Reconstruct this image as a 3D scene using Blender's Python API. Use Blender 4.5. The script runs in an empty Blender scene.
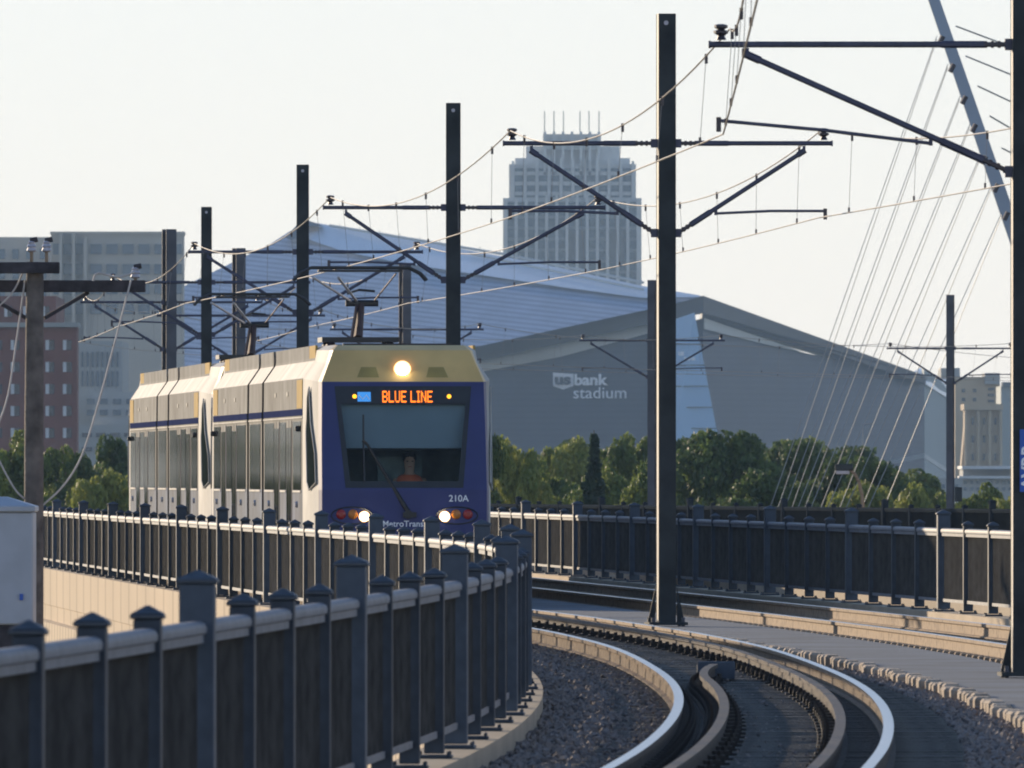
import bpy, bmesh, math, random
import numpy as np
from mathutils import Vector, Matrix
random.seed(7); rng = np.random.default_rng(7)
S = bpy.context.scene
COL = S.collection
F = 13800.0; HZ = 476.0; CH = 1.69     # focal length in px, horizon row, camera height above rail top
SUN_AZ = math.radians(34); SUN_EL = math.radians(11)

def at(px, py, d):
    return Vector(((px-512)*d/F, d, CH+(HZ-py)*d/F))

# ------------------------------------------------------------------ materials
def newmat(name):
    m = bpy.data.materials.new(name); m.use_nodes = True
    nt = m.node_tree
    return m, nt, nt.nodes['Principled BSDF']
def mat(name, col, rough=.6, metal=0., var=.12, scale=3., bump=0., bscale=40., spec=.5, grime=None, coat=0.):
    m, nt, b = newmat(name)
    tc = nt.nodes.new('ShaderNodeTexCoord')
    n = nt.nodes.new('ShaderNodeTexNoise'); n.inputs['Scale'].default_value = scale; n.inputs['Detail'].default_value = 5
    nt.links.new(tc.outputs['Object'], n.inputs['Vector'])
    r = nt.nodes.new('ShaderNodeValToRGB')
    c2 = grime if grime else tuple(max(0, c*(1-2*var)) for c in col)
    c3 = tuple(min(1, c*(1+var)) for c in col)
    r.color_ramp.elements[0].position = .3; r.color_ramp.elements[1].position = .7
    r.color_ramp.elements[0].color = (*c2, 1); r.color_ramp.elements[1].color = (*c3, 1)
    if grime: r.color_ramp.elements[0].position = .36; r.color_ramp.elements[1].position = .5
    nt.links.new(n.outputs['Fac'], r.inputs['Fac']); nt.links.new(r.outputs['Color'], b.inputs['Base Color'])
    b.inputs['Roughness'].default_value = rough; b.inputs['Metallic'].default_value = metal
    b.inputs['Specular IOR Level'].default_value = spec
    b.inputs['Coat Weight'].default_value = coat
    if bump:
        n2 = nt.nodes.new('ShaderNodeTexNoise'); n2.inputs['Scale'].default_value = bscale; n2.inputs['Detail'].default_value = 4
        nt.links.new(tc.outputs['Object'], n2.inputs['Vector'])
        bp = nt.nodes.new('ShaderNodeBump'); bp.inputs['Strength'].default_value = bump; bp.inputs['Distance'].default_value = .02
        nt.links.new(n2.outputs['Fac'], bp.inputs['Height']); nt.links.new(bp.outputs['Normal'], b.inputs['Normal'])
    return m
def emis(name, col, s):
    m, nt, b = newmat(name)
    b.inputs['Base Color'].default_value = (*[c*.3 for c in col], 1)
    b.inputs['Emission Color'].default_value = (*col, 1); b.inputs['Emission Strength'].default_value = s
    return m
def striped(name, c1, c2, axis, scale, rough=.5, metal=0., width=.5, rot=None):
    """narrow seams of colour c2 running across panels of colour c1, in object space"""
    m, nt, b = newmat(name)
    tc = nt.nodes.new('ShaderNodeTexCoord')
    mp = nt.nodes.new('ShaderNodeMapping')
    if rot: mp.inputs['Rotation'].default_value = rot
    w = nt.nodes.new('ShaderNodeTexWave'); w.bands_direction = axis; w.inputs['Scale'].default_value = scale
    w.inputs['Distortion'].default_value = 0
    nt.links.new(tc.outputs['Object'], mp.inputs['Vector']); nt.links.new(mp.outputs['Vector'], w.inputs['Vector'])
    r = nt.nodes.new('ShaderNodeValToRGB')
    r.color_ramp.elements[0].position = width-.12; r.color_ramp.elements[1].position = width+.12
    r.color_ramp.elements[0].color = (*c2, 1); r.color_ramp.elements[1].color = (*c1, 1)
    nt.links.new(w.outputs['Fac'], r.inputs['Fac'])
    n = nt.nodes.new('ShaderNodeTexNoise'); n.inputs['Scale'].default_value = .15
    nt.links.new(tc.outputs['Object'], n.inputs['Vector'])
    mx = nt.nodes.new('ShaderNodeMix'); mx.data_type = 'RGBA'; mx.blend_type = 'MULTIPLY'; mx.inputs['Factor'].default_value = .35
    nt.links.new(r.outputs['Color'], mx.inputs['A']); nt.links.new(n.outputs['Fac'], mx.inputs['B'])
    nt.links.new(mx.outputs['Result'], b.inputs['Base Color'])
    b.inputs['Roughness'].default_value = rough; b.inputs['Metallic'].default_value = metal
    return m
def glass(name, col=(.02,.03,.035), alpha=.5, rough=.03):
    m, nt, b = newmat(name)
    out = nt.nodes['Material Output']
    b.inputs['Base Color'].default_value = (*col, 1); b.inputs['Roughness'].default_value = rough
    t = nt.nodes.new('ShaderNodeBsdfTransparent'); t.inputs['Color'].default_value = (.75,.85,.85,1)
    mx = nt.nodes.new('ShaderNodeMixShader'); mx.inputs['Fac'].default_value = alpha
    nt.links.new(t.outputs[0], mx.inputs[1]); nt.links.new(b.outputs[0], mx.inputs[2]); nt.links.new(mx.outputs[0], out.inputs[0])
    return m
def leafmat(name, c1, c2):
    m, nt, b = newmat(name); out = nt.nodes['Material Output']
    tc = nt.nodes.new('ShaderNodeTexCoord')
    n = nt.nodes.new('ShaderNodeTexNoise'); n.inputs['Scale'].default_value = .9; n.inputs['Detail'].default_value = 6
    nt.links.new(tc.outputs['Object'], n.inputs['Vector'])
    r = nt.nodes.new('ShaderNodeValToRGB'); r.color_ramp.elements[0].position = .35; r.color_ramp.elements[1].position = .65
    r.color_ramp.elements[0].color = (*c1, 1); r.color_ramp.elements[1].color = (*c2, 1)
    nt.links.new(n.outputs['Fac'], r.inputs['Fac'])
    nt.links.new(r.outputs['Color'], b.inputs['Base Color']); b.inputs['Roughness'].default_value = .6; b.inputs['Specular IOR Level'].default_value = .25
    tr = nt.nodes.new('ShaderNodeBsdfTranslucent'); nt.links.new(r.outputs['Color'], tr.inputs['Color'])
    mx = nt.nodes.new('ShaderNodeMixShader'); mx.inputs['Fac'].default_value = .42
    nt.links.new(b.outputs[0], mx.inputs[1]); nt.links.new(tr.outputs[0], mx.inputs[2]); nt.links.new(mx.outputs[0], out.inputs[0])
    return m

M = {}
M['post'] = mat('fence paint dark', (.04,.052,.07), .6, .0, .15, 8, spec=.3)
M['post_big'] = mat('fence paint slate', (.07,.09,.12), .6, .0, .12, 8, spec=.3)
M['cap'] = mat('cap paint', (.045,.056,.072), .5, 0, .2, 20)
M['picket'] = mat('picket paint', (.058,.057,.056), .9, 0, .2, 6, spec=.12)
M['handrail'] = mat('handrail paint', (.15,.165,.195), .6, 0, .12, 5, spec=.3)
M['steel_rail'] = mat('polished rail head', (.50,.48,.45), .33, 1., .08, 30)
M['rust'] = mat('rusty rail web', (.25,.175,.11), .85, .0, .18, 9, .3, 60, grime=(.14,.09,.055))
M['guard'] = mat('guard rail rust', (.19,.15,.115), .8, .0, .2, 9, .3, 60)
M['shade_flank'] = mat('shaded dark rail flank', (.055,.048,.042), .85, 0, .3, 9, .3, 60)  # shade of the right-facing rail flanks put into the colour
M['clip'] = mat('rail clip iron', (.035,.028,.024), .7, .2, .3, 20)
M['tie'] = mat('weathered timber tie', (.135,.12,.10), .9, 0, .25, 7, .6, 50)
M['ballast'] = mat('ballast bed', (.095,.08,.07), .95, 0, .35, 14, 1., 30)
M['stone'] = mat('ballast stone', (.24,.20,.175), .9, 0, .1, 9, .4, 60, grime=(.085,.075,.075))
M['slab'] = mat('concrete walkway', (.095,.125,.155), .9, 0, .2, .8, .3, 25)
M['conc'] = mat('warm concrete', (.44,.345,.24), .85, 0, .1, .7, .4, 18)
M['conc2'] = striped('board marked concrete', (.50,.39,.27), (.30,.22,.15), 'Y', .25, .85, width=.15)
M['conc3'] = striped('panelled concrete', (.50,.385,.265), (.34,.25,.17), 'Y', .105, .85, width=.02)
M['kerb'] = mat('rough kerb', (.42,.34,.26), .9, 0, .2, 5, .8, 30)
M['pole'] = mat('catenary pole paint', (.045,.05,.052), .75, 0, .2, 2.5, spec=.2)
M['poleL'] = mat('pole side sunlit pale', (.42,.40,.36), .6, 0, .15, 2)
M['poleR'] = mat('catenary pole weathered hazed', (.085,.088,.105), .55, .1, .15, 2.5)
M['tube'] = mat('cantilever tube', (.06,.065,.11), .45, .2, .15, 6)
M['insul'] = mat('insulator', (.045,.035,.05), .35, 0, .2, 10)
M['wire'] = mat('copper wire', (.26,.23,.20), .45, .3, .1, 3)
M['dropper'] = mat('dropper wire', (.30,.28,.27), .5, .3, .1, 3)
M['wood'] = mat('wood pole', (.15,.125,.11), .9, 0, .25, 5, .6, 20)
M['wood_dark'] = mat('creosoted crossarm', (.05,.043,.05), .85, 0, .3, 6, .4, 20)
M['porcelain'] = mat('porcelain', (.48,.46,.50), .25, 0, .08, 10)
M['rope'] = mat('service cable', (.55,.5,.47), .6, 0, .1, 10)
M['box'] = mat('cabinet paint', (.42,.45,.5), .5, 0, .07, 2)
M['lrv_blue'] = mat('train blue', (.043,.052,.165), .45, 0, .06, 2, spec=.3)
M['lrv_yellow'] = mat('train yellow', (.74,.50,.19), .42, 0, .1, 1.5, spec=.4)
M['lrv_white'] = mat('train silver white', (.52,.50,.46), .7, .0, .12, 1.5, spec=.2)
M['lrv_grey'] = mat('train grey panel', (.20,.20,.195), .8, .0, .2, 1.3, spec=.12)
M['lrv_lower'] = mat('train lower panel', (.09,.12,.18), .8, .0, .25, 1.3, spec=.15)
M['lrv_dark'] = mat('train black trim', (.012,.013,.016), .4, 0, .2, 6)
M['lrv_pillar'] = mat('window pillar grey',(.17,.17,.16),.8,0,.15,1.5,spec=.15)
M['cabside'] = mat('cab side glass dark',(.022,.030,.030),1,0,.2,1.5,spec=0)
M['rubber'] = mat('bellows rubber', (.02,.02,.022), .8, 0, .2, 6)
M['winglass'] = mat('tinted side glass', (.03,.032,.03), .06, 0, .1, 2, spec=.6)
M['windshield'] = glass('windshield glass', (.02,.03,.035), .16)
M['cabglass'] = glass('cab side glass', (.02,.03,.035), .7)
M['blind'] = mat('roller blind', (.33,.38,.44), .8, 0, .04, 2)
M['cabin'] = mat('cab interior', (.20,.25,.25), .8, 0, .2, 3)
M['lamp_hot'] = emis('headlamp', (1,.86,.6), 30)
M['lamp_halo'] = emis('headlamp reflector', (1,.55,.25), 2.2)
M['led'] = emis('amber led', (1,.19,.01), 1.5)
M['ledy'] = emis('yellow led', (1,.40,.02), 1.6)
M['ledb'] = emis('blue led', (.05,.28,.75), .6)
M['amber'] = mat('amber lens', (.55,.18,.02), .2)
M['red'] = mat('red lens', (.35,.02,.02), .2)
M['decal'] = mat('white lettering', (.93,.94,.96), .5, 0, .02)
M['panto'] = mat('pantograph brown steel', (.10,.06,.05), .6, .3, .2, 8)
M['panto_l'] = mat('pantograph light tube', (.55,.53,.55), .35, .4, .1, 8)
M['skin'] = mat('skin', (.6,.36,.25), .6, 0, .05)
M['vest'] = mat('orange vest', (.95,.20,.07), .7, 0, .05)
M['vesty'] = mat('lime vest stripe', (.55,.95,.08), .6, 0, .05)
M['shirt'] = mat('dark shirt', (.10,.13,.17), .8, 0, .1)
M['hair'] = mat('dark hair', (.02,.015,.012), .7, 0, .1)
M['signblue'] = mat('blue sign', (.02,.10,.45), .45, 0, .05)
M['mast'] = mat('pale steel mast', (.33,.39,.47), .5, .1, .05, .2)
M['cable'] = mat('white stay cable', (.34,.35,.36), .45, .1, .05, 1)
M['ground'] = mat('grassy ground', (.07,.09,.04), .95, 0, .3, .05, .5, .4)
M['bark'] = mat('bark', (.10,.08,.06), .95, 0, .3, 5, .5, 15)
M['leaf'] = leafmat('leaves mid', (.08,.125,.04), (.24,.28,.07))
M['leaf_dk'] = leafmat('leaves dark', (.05,.085,.035), (.12,.17,.05))
M['leaf_lt'] = leafmat('leaves light', (.15,.20,.05), (.38,.38,.10))
M['leaf_con'] = leafmat('needles', (.035,.06,.045), (.07,.11,.065))

# ------------------------------------------------------------------ mesh helpers
class MB:
    def __init__(s): s.v=[]; s.f=[]; s.m=[]; s.mats=[]
    def mi(s, m):
        if m not in s.mats: s.mats.append(m)
        return s.mats.index(m)
    def add(s, vs, fs, m):
        o=len(s.v); k=s.mi(m); s.v += [tuple(v) for v in vs]
        for f in fs: s.f.append([i+o for i in f]); s.m.append(k)
    def box(s, x0,x1,y0,y1,z0,z1,m):
        s.add([(x0,y0,z0),(x1,y0,z0),(x1,y1,z0),(x0,y1,z0),(x0,y0,z1),(x1,y0,z1),(x1,y1,z1),(x0,y1,z1)],
              [(0,3,2,1),(4,5,6,7),(0,1,5,4),(1,2,6,5),(2,3,7,6),(3,0,4,7)], m)
    def obox(s, c, ax, ay, az, m):
        c=Vector(c);ax=Vector(ax);ay=Vector(ay);az=Vector(az)
        vs=[c+sx*ax+sy*ay+sz*az for sz in(-1,1) for sx,sy in((-1,-1),(1,-1),(1,1),(-1,1))]
        s.add(vs,[(0,3,2,1),(4,5,6,7),(0,1,5,4),(1,2,6,5),(2,3,7,6),(3,0,4,7)],m)
    def tube(s, pts, r, m, n=8, r2=None, cap=True):
        pts=[Vector(p) for p in pts]; vs=[]; fs=[]; K=len(pts)
        for i,p in enumerate(pts):
            t=(pts[min(i+1,K-1)]-pts[max(i-1,0)]).normalized()
            u=t.cross(Vector((0,0,1)));
            if u.length<1e-3: u=t.cross(Vector((0,1,0)))
            u.normalize(); w=t.cross(u)
            rr = r if r2 is None else r+(r2-r)*i/(K-1)
            for k in range(n):
                a=2*math.pi*(k+.5)/n; vs.append(p+rr*(math.cos(a)*u+math.sin(a)*w))
        for i in range(K-1):
            for k in range(n):
                k2=(k+1)%n; fs.append((i*n+k,i*n+k2,(i+1)*n+k2,(i+1)*n+k))
        if cap: fs.append(tuple(range(n))[::-1]); fs.append(tuple((K-1)*n+k for k in range(n)))
        s.add(vs,fs,m)
    def lathe(s, c, prof, m, axis='Z', n=12):
        vs=[];fs=[];c=Vector(c)
        for r,h in prof:
            for k in range(n):
                a=2*math.pi*k/n; q=(r*math.cos(a),r*math.sin(a),h)
                if axis=='Y': q=(q[0],q[2],q[1])
                elif axis=='X': q=(q[2],q[0],q[1])
                vs.append(c+Vector(q))
        K=len(prof)
        for i in range(K-1):
            for k in range(n):
                k2=(k+1)%n; fs.append((i*n+k,i*n+k2,(i+1)*n+k2,(i+1)*n+k))
        fs.append(tuple(range(n))); fs.append(tuple((K-1)*n+k for k in range(n)))
        s.add(vs,fs,m)
    def prism(s, poly, m, thick):      # poly: 3D points; thick: vector
        n=len(poly); t=Vector(thick)
        vs=[Vector(p) for p in poly]+[Vector(p)+t for p in poly]
        fs=[tuple(range(n)),tuple(range(2*n-1,n-1,-1))]+[(i,i+n,(i+1)%n+n,(i+1)%n) for i in range(n)]
        s.add(vs,fs,m)
    def mesh(s, name, smooth=None, bevel=0):
        me=bpy.data.meshes.new(name); me.from_pydata(s.v,[],s.f)
        for m in s.mats: me.materials.append(m)
        me.polygons.foreach_set('material_index', s.m)
        bm=bmesh.new(); bm.from_mesh(me); bmesh.ops.recalc_face_normals(bm, faces=bm.faces)
        if bevel:
            es=[e for e in bm.edges if len(e.link_faces)==2 and e.calc_face_angle(0)>.6]
            bmesh.ops.bevel(bm, geom=es, offset=bevel, segments=1, affect='EDGES')
        if smooth:
            for f in bm.faces: f.smooth=True
            for e in bm.edges:
                if len(e.link_faces)==2 and e.calc_face_angle(0)>math.radians(smooth): e.smooth=False
        bm.to_mesh(me); bm.free(); return me
    def build(s, name, parent=None, smooth=None, bevel=0, loc=None):
        o=bpy.data.objects.new(name, s.mesh(name, smooth, bevel)); COL.objects.link(o)
        if parent: o.parent=parent
        if loc is not None: o.location=loc
        return o
def tag(o, label=None, cat=None, group=None, kind=None):
    if label: o['label']=label
    if cat: o['category']=cat
    if group: o['group']=group
    if kind: o['kind']=kind
    return o
def empty(name, loc, rz=0, label=None, cat=None, group=None):
    o=bpy.data.objects.new(name,None); COL.objects.link(o); o.location=loc; o.rotation_euler=(0,0,rz)
    return tag(o,label,cat,group)
def dupe(o, parent, loc=None, rz=None, scale=None):
    c=o.copy(); COL.objects.link(c); c.parent=parent
    if loc is not None: c.location=loc
    if rz is not None: c.rotation_euler=(0,0,rz)
    if scale is not None: c.scale=scale
    return c
def copy_tree(o, parent=None):
    c=o.copy(); COL.objects.link(c); c.parent=parent
    for ch in list(o.children): copy_tree(ch,c)
    return c

# ------------------------------------------------------------------ alignments (depth -> x)
def interp(tab):
    ds=np.array([t[0] for t in tab],float); xs=np.array([t[1] for t in tab],float)
    m=np.gradient(xs,ds)
    def f(d):
        d=float(min(max(d,ds[0]),ds[-1])); i=int(min(max(np.searchsorted(ds,d)-1,0),len(ds)-2))
        h=ds[i+1]-ds[i]; t=(d-ds[i])/h
        return float((2*t**3-3*t*t+1)*xs[i]+(t**3-2*t*t+t)*h*m[i]+(3*t*t-2*t**3)*xs[i+1]+(t**3-t*t)*h*m[i+1])
    return f
FLtab=[(0,-7.4),(20,-4.9),(38,-2.9),(50.8,-2.05),(62.9,-1.43),(75,-.87),(87.1,-.36),(99.2,-.04),(111.4,.08),(123.5,-.018),(135.6,-.295),
 (147.7,-.856),(159.8,-1.575),(172,-2.38),(184.1,-3.24),(196.2,-4.12),(208.3,-4.99),(220.4,-5.86),(232.6,-6.73),(244.7,-7.60),(256.8,-8.47),(275,-9.75),(290,-10.7),
 (310,-11.6),(330,-11.0),(350,-8.6),(370,-5.5),(400,1.5),(430,9.6),(470,21),(520,36)]
FL=interp(FLtab)
_rl=interp([(0,1.2),(100,1.22),(130,1.27),(152,1.40),(165,1.38),(187,1.2),(210,1.15),(520,1.15)])
RL=lambda d: FL(d)+_rl(d)           # near track, left rail
RR=lambda d: RL(d)+1.505
FR=lambda d: FL(d)+8.08+.15*max(0,min(1,(140-d)/40))
FAR_N=lambda d: FR(d)-2.72          # far track, near rail
FAR_F=lambda d: FR(d)-1.21
CX=lambda d: FL(d)+4.0

def sweep(mb, fx, d0, d1, prof, m_of, step=1.5, closed=True):
    """prof: list of (offset, z); m_of: material or function(edge index)"""
    n=len(prof); ds=np.arange(d0,d1+step*.5,step); vs=[]
    for d in ds:
        x=fx(d)
        for (u,z) in prof: vs.append((x+u,float(d),z))
    groups={}
    for i in range(len(ds)-1):
        for k in range(n if closed else n-1):
            k2=(k+1)%n; m=m_of(k) if callable(m_of) else m_of
            groups.setdefault(id(m),(m,[]))[1].append((i*n+k,i*n+k2,(i+1)*n+k2,(i+1)*n+k))
    o=len(mb.v); mb.v+=vs
    for m,fs in groups.values():
        k=mb.mi(m)
        for f in fs: mb.f.append([i+o for i in f]); mb.m.append(k)
    if closed:
        k=mb.mi(m_of(0) if callable(m_of) else m_of)
        mb.f.append([o+i for i in range(n)]); mb.m.append(k)
        e=o+(len(ds)-1)*n; mb.f.append([e+i for i in range(n)][::-1]); mb.m.append(k)

# ------------------------------------------------------------------ ground and deck
mb=MB(); mb.add([(-7000,-60,-6),(7000,-60,-6),(7000,9000,-6),(-7000,9000,-6)],[(0,1,2,3)],M['ground'])
tag(mb.build('ground'),kind='structure')
mb=MB()
ds=np.arange(-10,470,2.0); vs=[];fs=[]
for d in ds:
    a,b=FL(d)-.12,FR(d)+.12; vs+=[(a,d,-.2),(b,d,-.2),(b,d,-1.9),(a,d,-1.9)]
for i in range(len(ds)-1):
    for k in range(4): fs.append((i*4+k,i*4+(k+1)%4,(i+1)*4+(k+1)%4,(i+1)*4+k))
fs+= [(0,1,2,3),tuple((len(ds)-1)*4+k for k in (3,2,1,0))]
mb.add(vs,fs,M['ballast']); tag(mb.build('track_bed'),kind='structure')
# parapets carrying the fences (wall continues down the bridge side)
def wallprof(side):
    # side=-1 left wall: outer face away from tracks
    if side<0: return [(-.2,-.03),(.17,-.03),(.17,-.5),(.1,-5.9),(-.34,-5.9),(-.30,-1.0),(-.2,-.97),(-.2,-.70),(-.215,-.69),(-.215,-.03)]
    return [(.2,-.03),(-.17,-.03),(-.17,-.5),(-.1,-5.9),(.34,-5.9),(.3,-1.0),(.2,-.97)]
mb=MB(); sweep(mb,FL,0,460,wallprof(-1),lambda k: M['conc2'] if k in(4,5) else (M['conc3'] if k>=6 else M['conc']),1.5)
tag(mb.build('bridge_parapet'),'sunlit warm concrete parapet wall under the left fence','parapet')
mb=MB(); sweep(mb,FR,60,460,wallprof(1),M['conc'],1.5)
tag(mb.build('bridge_parapet'),'concrete parapet wall under the right fence beyond the far track','parapet')
# walkway slab between the tracks
mb=MB()
def slabL(d): return FL(d)+ (3.38 if d>140 else 3.38+.5*min(1,(140-d)/40.)) + .035*math.sin(d*2.1)*math.sin(d*.7)
ds=np.arange(60,300,1.0); vs=[];fs=[]
for d in ds:
    a=slabL(d); b=FAR_N(d)-.62; vs+=[(a,d,-.22),(a,d,-.085),(b,d,-.085),(b,d,-.22)]
for i in range(len(ds)-1):
    for k in range(3): fs.append((i*4+k,i*4+k+1,(i+1)*4+k+1,(i+1)*4+k))
mb.add(vs,fs,M['slab']); tag(mb.build('walkway'),kind='structure')
mb=MB()
for d in np.arange(78,165,.62):
    a=slabL(d)-.09
    mb.obox((a+random.uniform(-.02,.02),d,-.13+random.uniform(-.015,.01)),(.07,-.005,0),(0,.27+random.uniform(-.03,.03),0),(0,0,.07),M['kerb'])
tag(mb.build('edging_stones',bevel=.02),'row of rough tan edging stones along the blue-grey walkway between the tracks','kerb')

# ------------------------------------------------------------------ rails
RP=[(-.036,0),(.036,0),(.036,-.035),(.010,-.048),(.012,-.14),(.05,-.152),(.05,-.162),(-.05,-.162),(-.05,-.152),(-.012,-.14),(-.010,-.048),(-.036,-.035)]
def rail(fx,d0,d1,label,headm,webm,zo=0,name='running_rail'):
    mb=MB(); sweep(mb,fx,d0,d1,[(u,z+zo) for u,z in RP],lambda k: headm if k==0 else (M['shade_flank'] if 1<=k<=5 else webm),1.0)
    return tag(mb.build(name),label,'rail')
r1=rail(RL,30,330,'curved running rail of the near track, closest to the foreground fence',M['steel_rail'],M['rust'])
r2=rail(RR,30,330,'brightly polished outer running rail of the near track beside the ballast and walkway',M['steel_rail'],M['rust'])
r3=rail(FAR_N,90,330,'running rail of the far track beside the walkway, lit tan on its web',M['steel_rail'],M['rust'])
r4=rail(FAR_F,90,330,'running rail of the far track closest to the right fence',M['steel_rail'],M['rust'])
def GLx(d):
    t=max(0,(d-116)/9.); return RL(d)+.34+.28*t*t
def GRx(d): return RR(d)-.33
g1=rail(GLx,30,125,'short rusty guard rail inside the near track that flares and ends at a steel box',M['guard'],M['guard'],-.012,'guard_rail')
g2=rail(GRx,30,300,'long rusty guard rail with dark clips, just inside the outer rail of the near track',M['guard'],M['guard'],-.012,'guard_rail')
# clips
cb=MB(); cb.box(-.13,-.02,-.07,.07,-.15,-.10,M['clip']); cb.tube([(-.10,0,-.15),(-.10,0,-.07)],.022,M['clip'],6); cb.box(-.16,-.06,-.10,.10,-.162,-.145,M['clip'])
cme=cb.mesh('rail_clip')
def clips(fx,d0,d1,step,parent,side=1):
    for d in np.arange(d0,d1,step):
        o=bpy.data.objects.new('rail_clip',cme); COL.objects.link(o); o.parent=parent; o.location=(fx(d),d,0); o.scale=(side,1,1)
clips(GRx,78,170,1.25,g2); clips(GLx,78,124,.75,g1); clips(GLx,78,124,1.5,g1,-1)
clips(RL,80,150,.75,r1,-1) ; cb=MB(); cb.box(-.30,-.18,-.16,.16,-.17,-.115,M['rust']); cme=cb.mesh('rail_clip',bevel=.01); clips(FAR_N,118,185,.75,r3)
jb=MB(); jb.box(-.17,.17,-.03,.03,-.15,.01,M['post_big']); jb.box(-.17,.17,.03,.30,-.15,-.02,M['post_big'])
tag(jb.build('rail_end_box',loc=(GLx(125)+.02,125.1,0),bevel=.008),'blue-grey steel plate box where the short guard rail ends','box')
# ties
tb=MB(); tb.box(-1.3,1.3,-.11,.11,-.30,-.163,M['tie'])
tme=tb.mesh('railway_tie',bevel=.012)
for k,d in enumerate(np.arange(62,200,.62)):
    o=bpy.data.objects.new('railway_tie',tme); COL.objects.link(o)
    o.location=(RL(d)+.7525+random.uniform(-.03,.03),d,random.uniform(-.004,.004)); o.rotation_euler=(0,0,random.uniform(-.01,.01)+.0)
    tag(o,'weathered grey tie crossing under the rails of the near track','railway tie','ties under the near track')
for k,d in enumerate(np.arange(112,160,.75)):
    o=bpy.data.objects.new('railway_tie',tme); COL.objects.link(o)
    o.location=(FAR_N(d)+.7525+random.uniform(-.03,.03),d,random.uniform(-.004,.004))
    tag(o,'weathered tie whose end shows below the far track rail','railway tie','ties under the far track')
# ballast stones
def stones(n, fx, d0, d1, smin=.018, smax=.045):
    d=d0+(d1-d0)*rng.random(n)**1.5
    base=np.array([[1,0,0],[-1,0,0],[0,1,0],[0,-1,0],[0,0,1],[0,0,-1]],float)
    V=np.zeros((n,6,3));
    for i in range(n):
        a,b=fx(d[i]); x=a+(b-a)*random.random(); s=random.uniform(smin,smax)
        q=Matrix.Rotation(random.random()*6.28,3,'Z')@Matrix.Rotation(random.random()*1.5,3,'X')
        p=base*(s*rng.uniform(.6,1.3,(6,1))); V[i]=p@np.array(q)+np.array([x,d[i],-.19+random.uniform(-.01,.035)])
    return V.reshape(-1,3)
tri=np.array([(0,2,4),(2,1,4),(1,3,4),(3,0,4),(2,0,5),(1,2,5),(3,1,5),(0,3,5)])
Vs=[stones(7000,lambda d:(FL(d)+.18,RL(d)-.50),78,175), stones(9000,lambda d:(RR(d)+.52,slabL(d)-.12) if slabL(d)-.12>RR(d)+.55 else (RR(d)+.5,RR(d)+.6),80,150),
    stones(3500,lambda d:(RL(d)-.5,RL(d)-.1),78,160,.015,.03), stones(700,lambda d:(GLx(d)+.1,GRx(d)-.1) if d<124 else (RL(d)+.2,GRx(d)-.1),80,170,.012,.022),
    stones(1500,lambda d:(FAR_N(d)-.62,FAR_N(d)-.3),112,180,.02,.04), stones(1500,lambda d:(FAR_F(d)+.2,FR(d)-.2),120,180,.02,.04)]
V=np.concatenate(Vs); n=len(V)//6
Fc=(tri[None]+6*np.arange(n)[:,None,None]).reshape(-1,3)
me=bpy.data.meshes.new('ballast'); me.from_pydata(V.tolist(),[],Fc.tolist()); me.materials.append(M['stone'])
o=bpy.data.objects.new('ballast',me); COL.objects.link(o); tag(o,'dark crushed stone ballast beside and between the rails','ballast',kind='stuff')

# ------------------------------------------------------------------ fences
SP=3.03
def post_mesh(big):
    mb=MB(); w=.080 if big else .060; h=1.20 if big else 1.07; m=M['post_big'] if big else M['post']
    mb.box(-w,w,-w,w,0,h,m)
    c=w+.014; ph=.042
    mb.box(-c,c,-c,c,h,h+.022,M['cap']); mb.add([(-c,-c,h+.022),(c,-c,h+.022),(c,c,h+.022),(-c,c,h+.022),(0,0,h+.022+ph)],[(0,1,4),(1,2,4),(2,3,4),(3,0,4),(3,2,1,0)],M['cap'])
    b=w+.05; mb.box(-b,b,-b,b,-.03,-.008,M['post'])
    for sx in(-1,1):
        for sy in(-1,1): mb.tube([(sx*(b-.02),sy*(b-.02),-.01),(sx*(b-.02),sy*(b-.02),.015)],.011,M['post'],6)
    return mb.mesh('post',bevel=.006)
PM={True:post_mesh(True),False:post_mesh(False)}
M['post'],M['post_big'],M['cap'],_sv=(mat('far fence shaded',(.035,.042,.052),1,0,.1,4,spec=0),)*3+((M['post'],M['post_big'],M['cap']),)  # farthest fence posts: shade put into a darker matte colour
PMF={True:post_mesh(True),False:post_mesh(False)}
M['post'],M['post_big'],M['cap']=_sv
mb=MB(); n=30
for k in range(n):
    y=(k+.5)/n; mb.box(-.009,.009,y-.0033,y+.0033,.12,.94,M['picket'])
PK=mb.mesh('picket_panel')
FARD=mat('far infill shaded',(.016,.019,.023),1,0,.1,4,spec=0)  # shade of the farthest fence put into its picket colour
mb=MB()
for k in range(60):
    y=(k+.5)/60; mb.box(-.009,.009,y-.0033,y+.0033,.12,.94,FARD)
PKD=mb.mesh('picket_panel')
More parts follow.
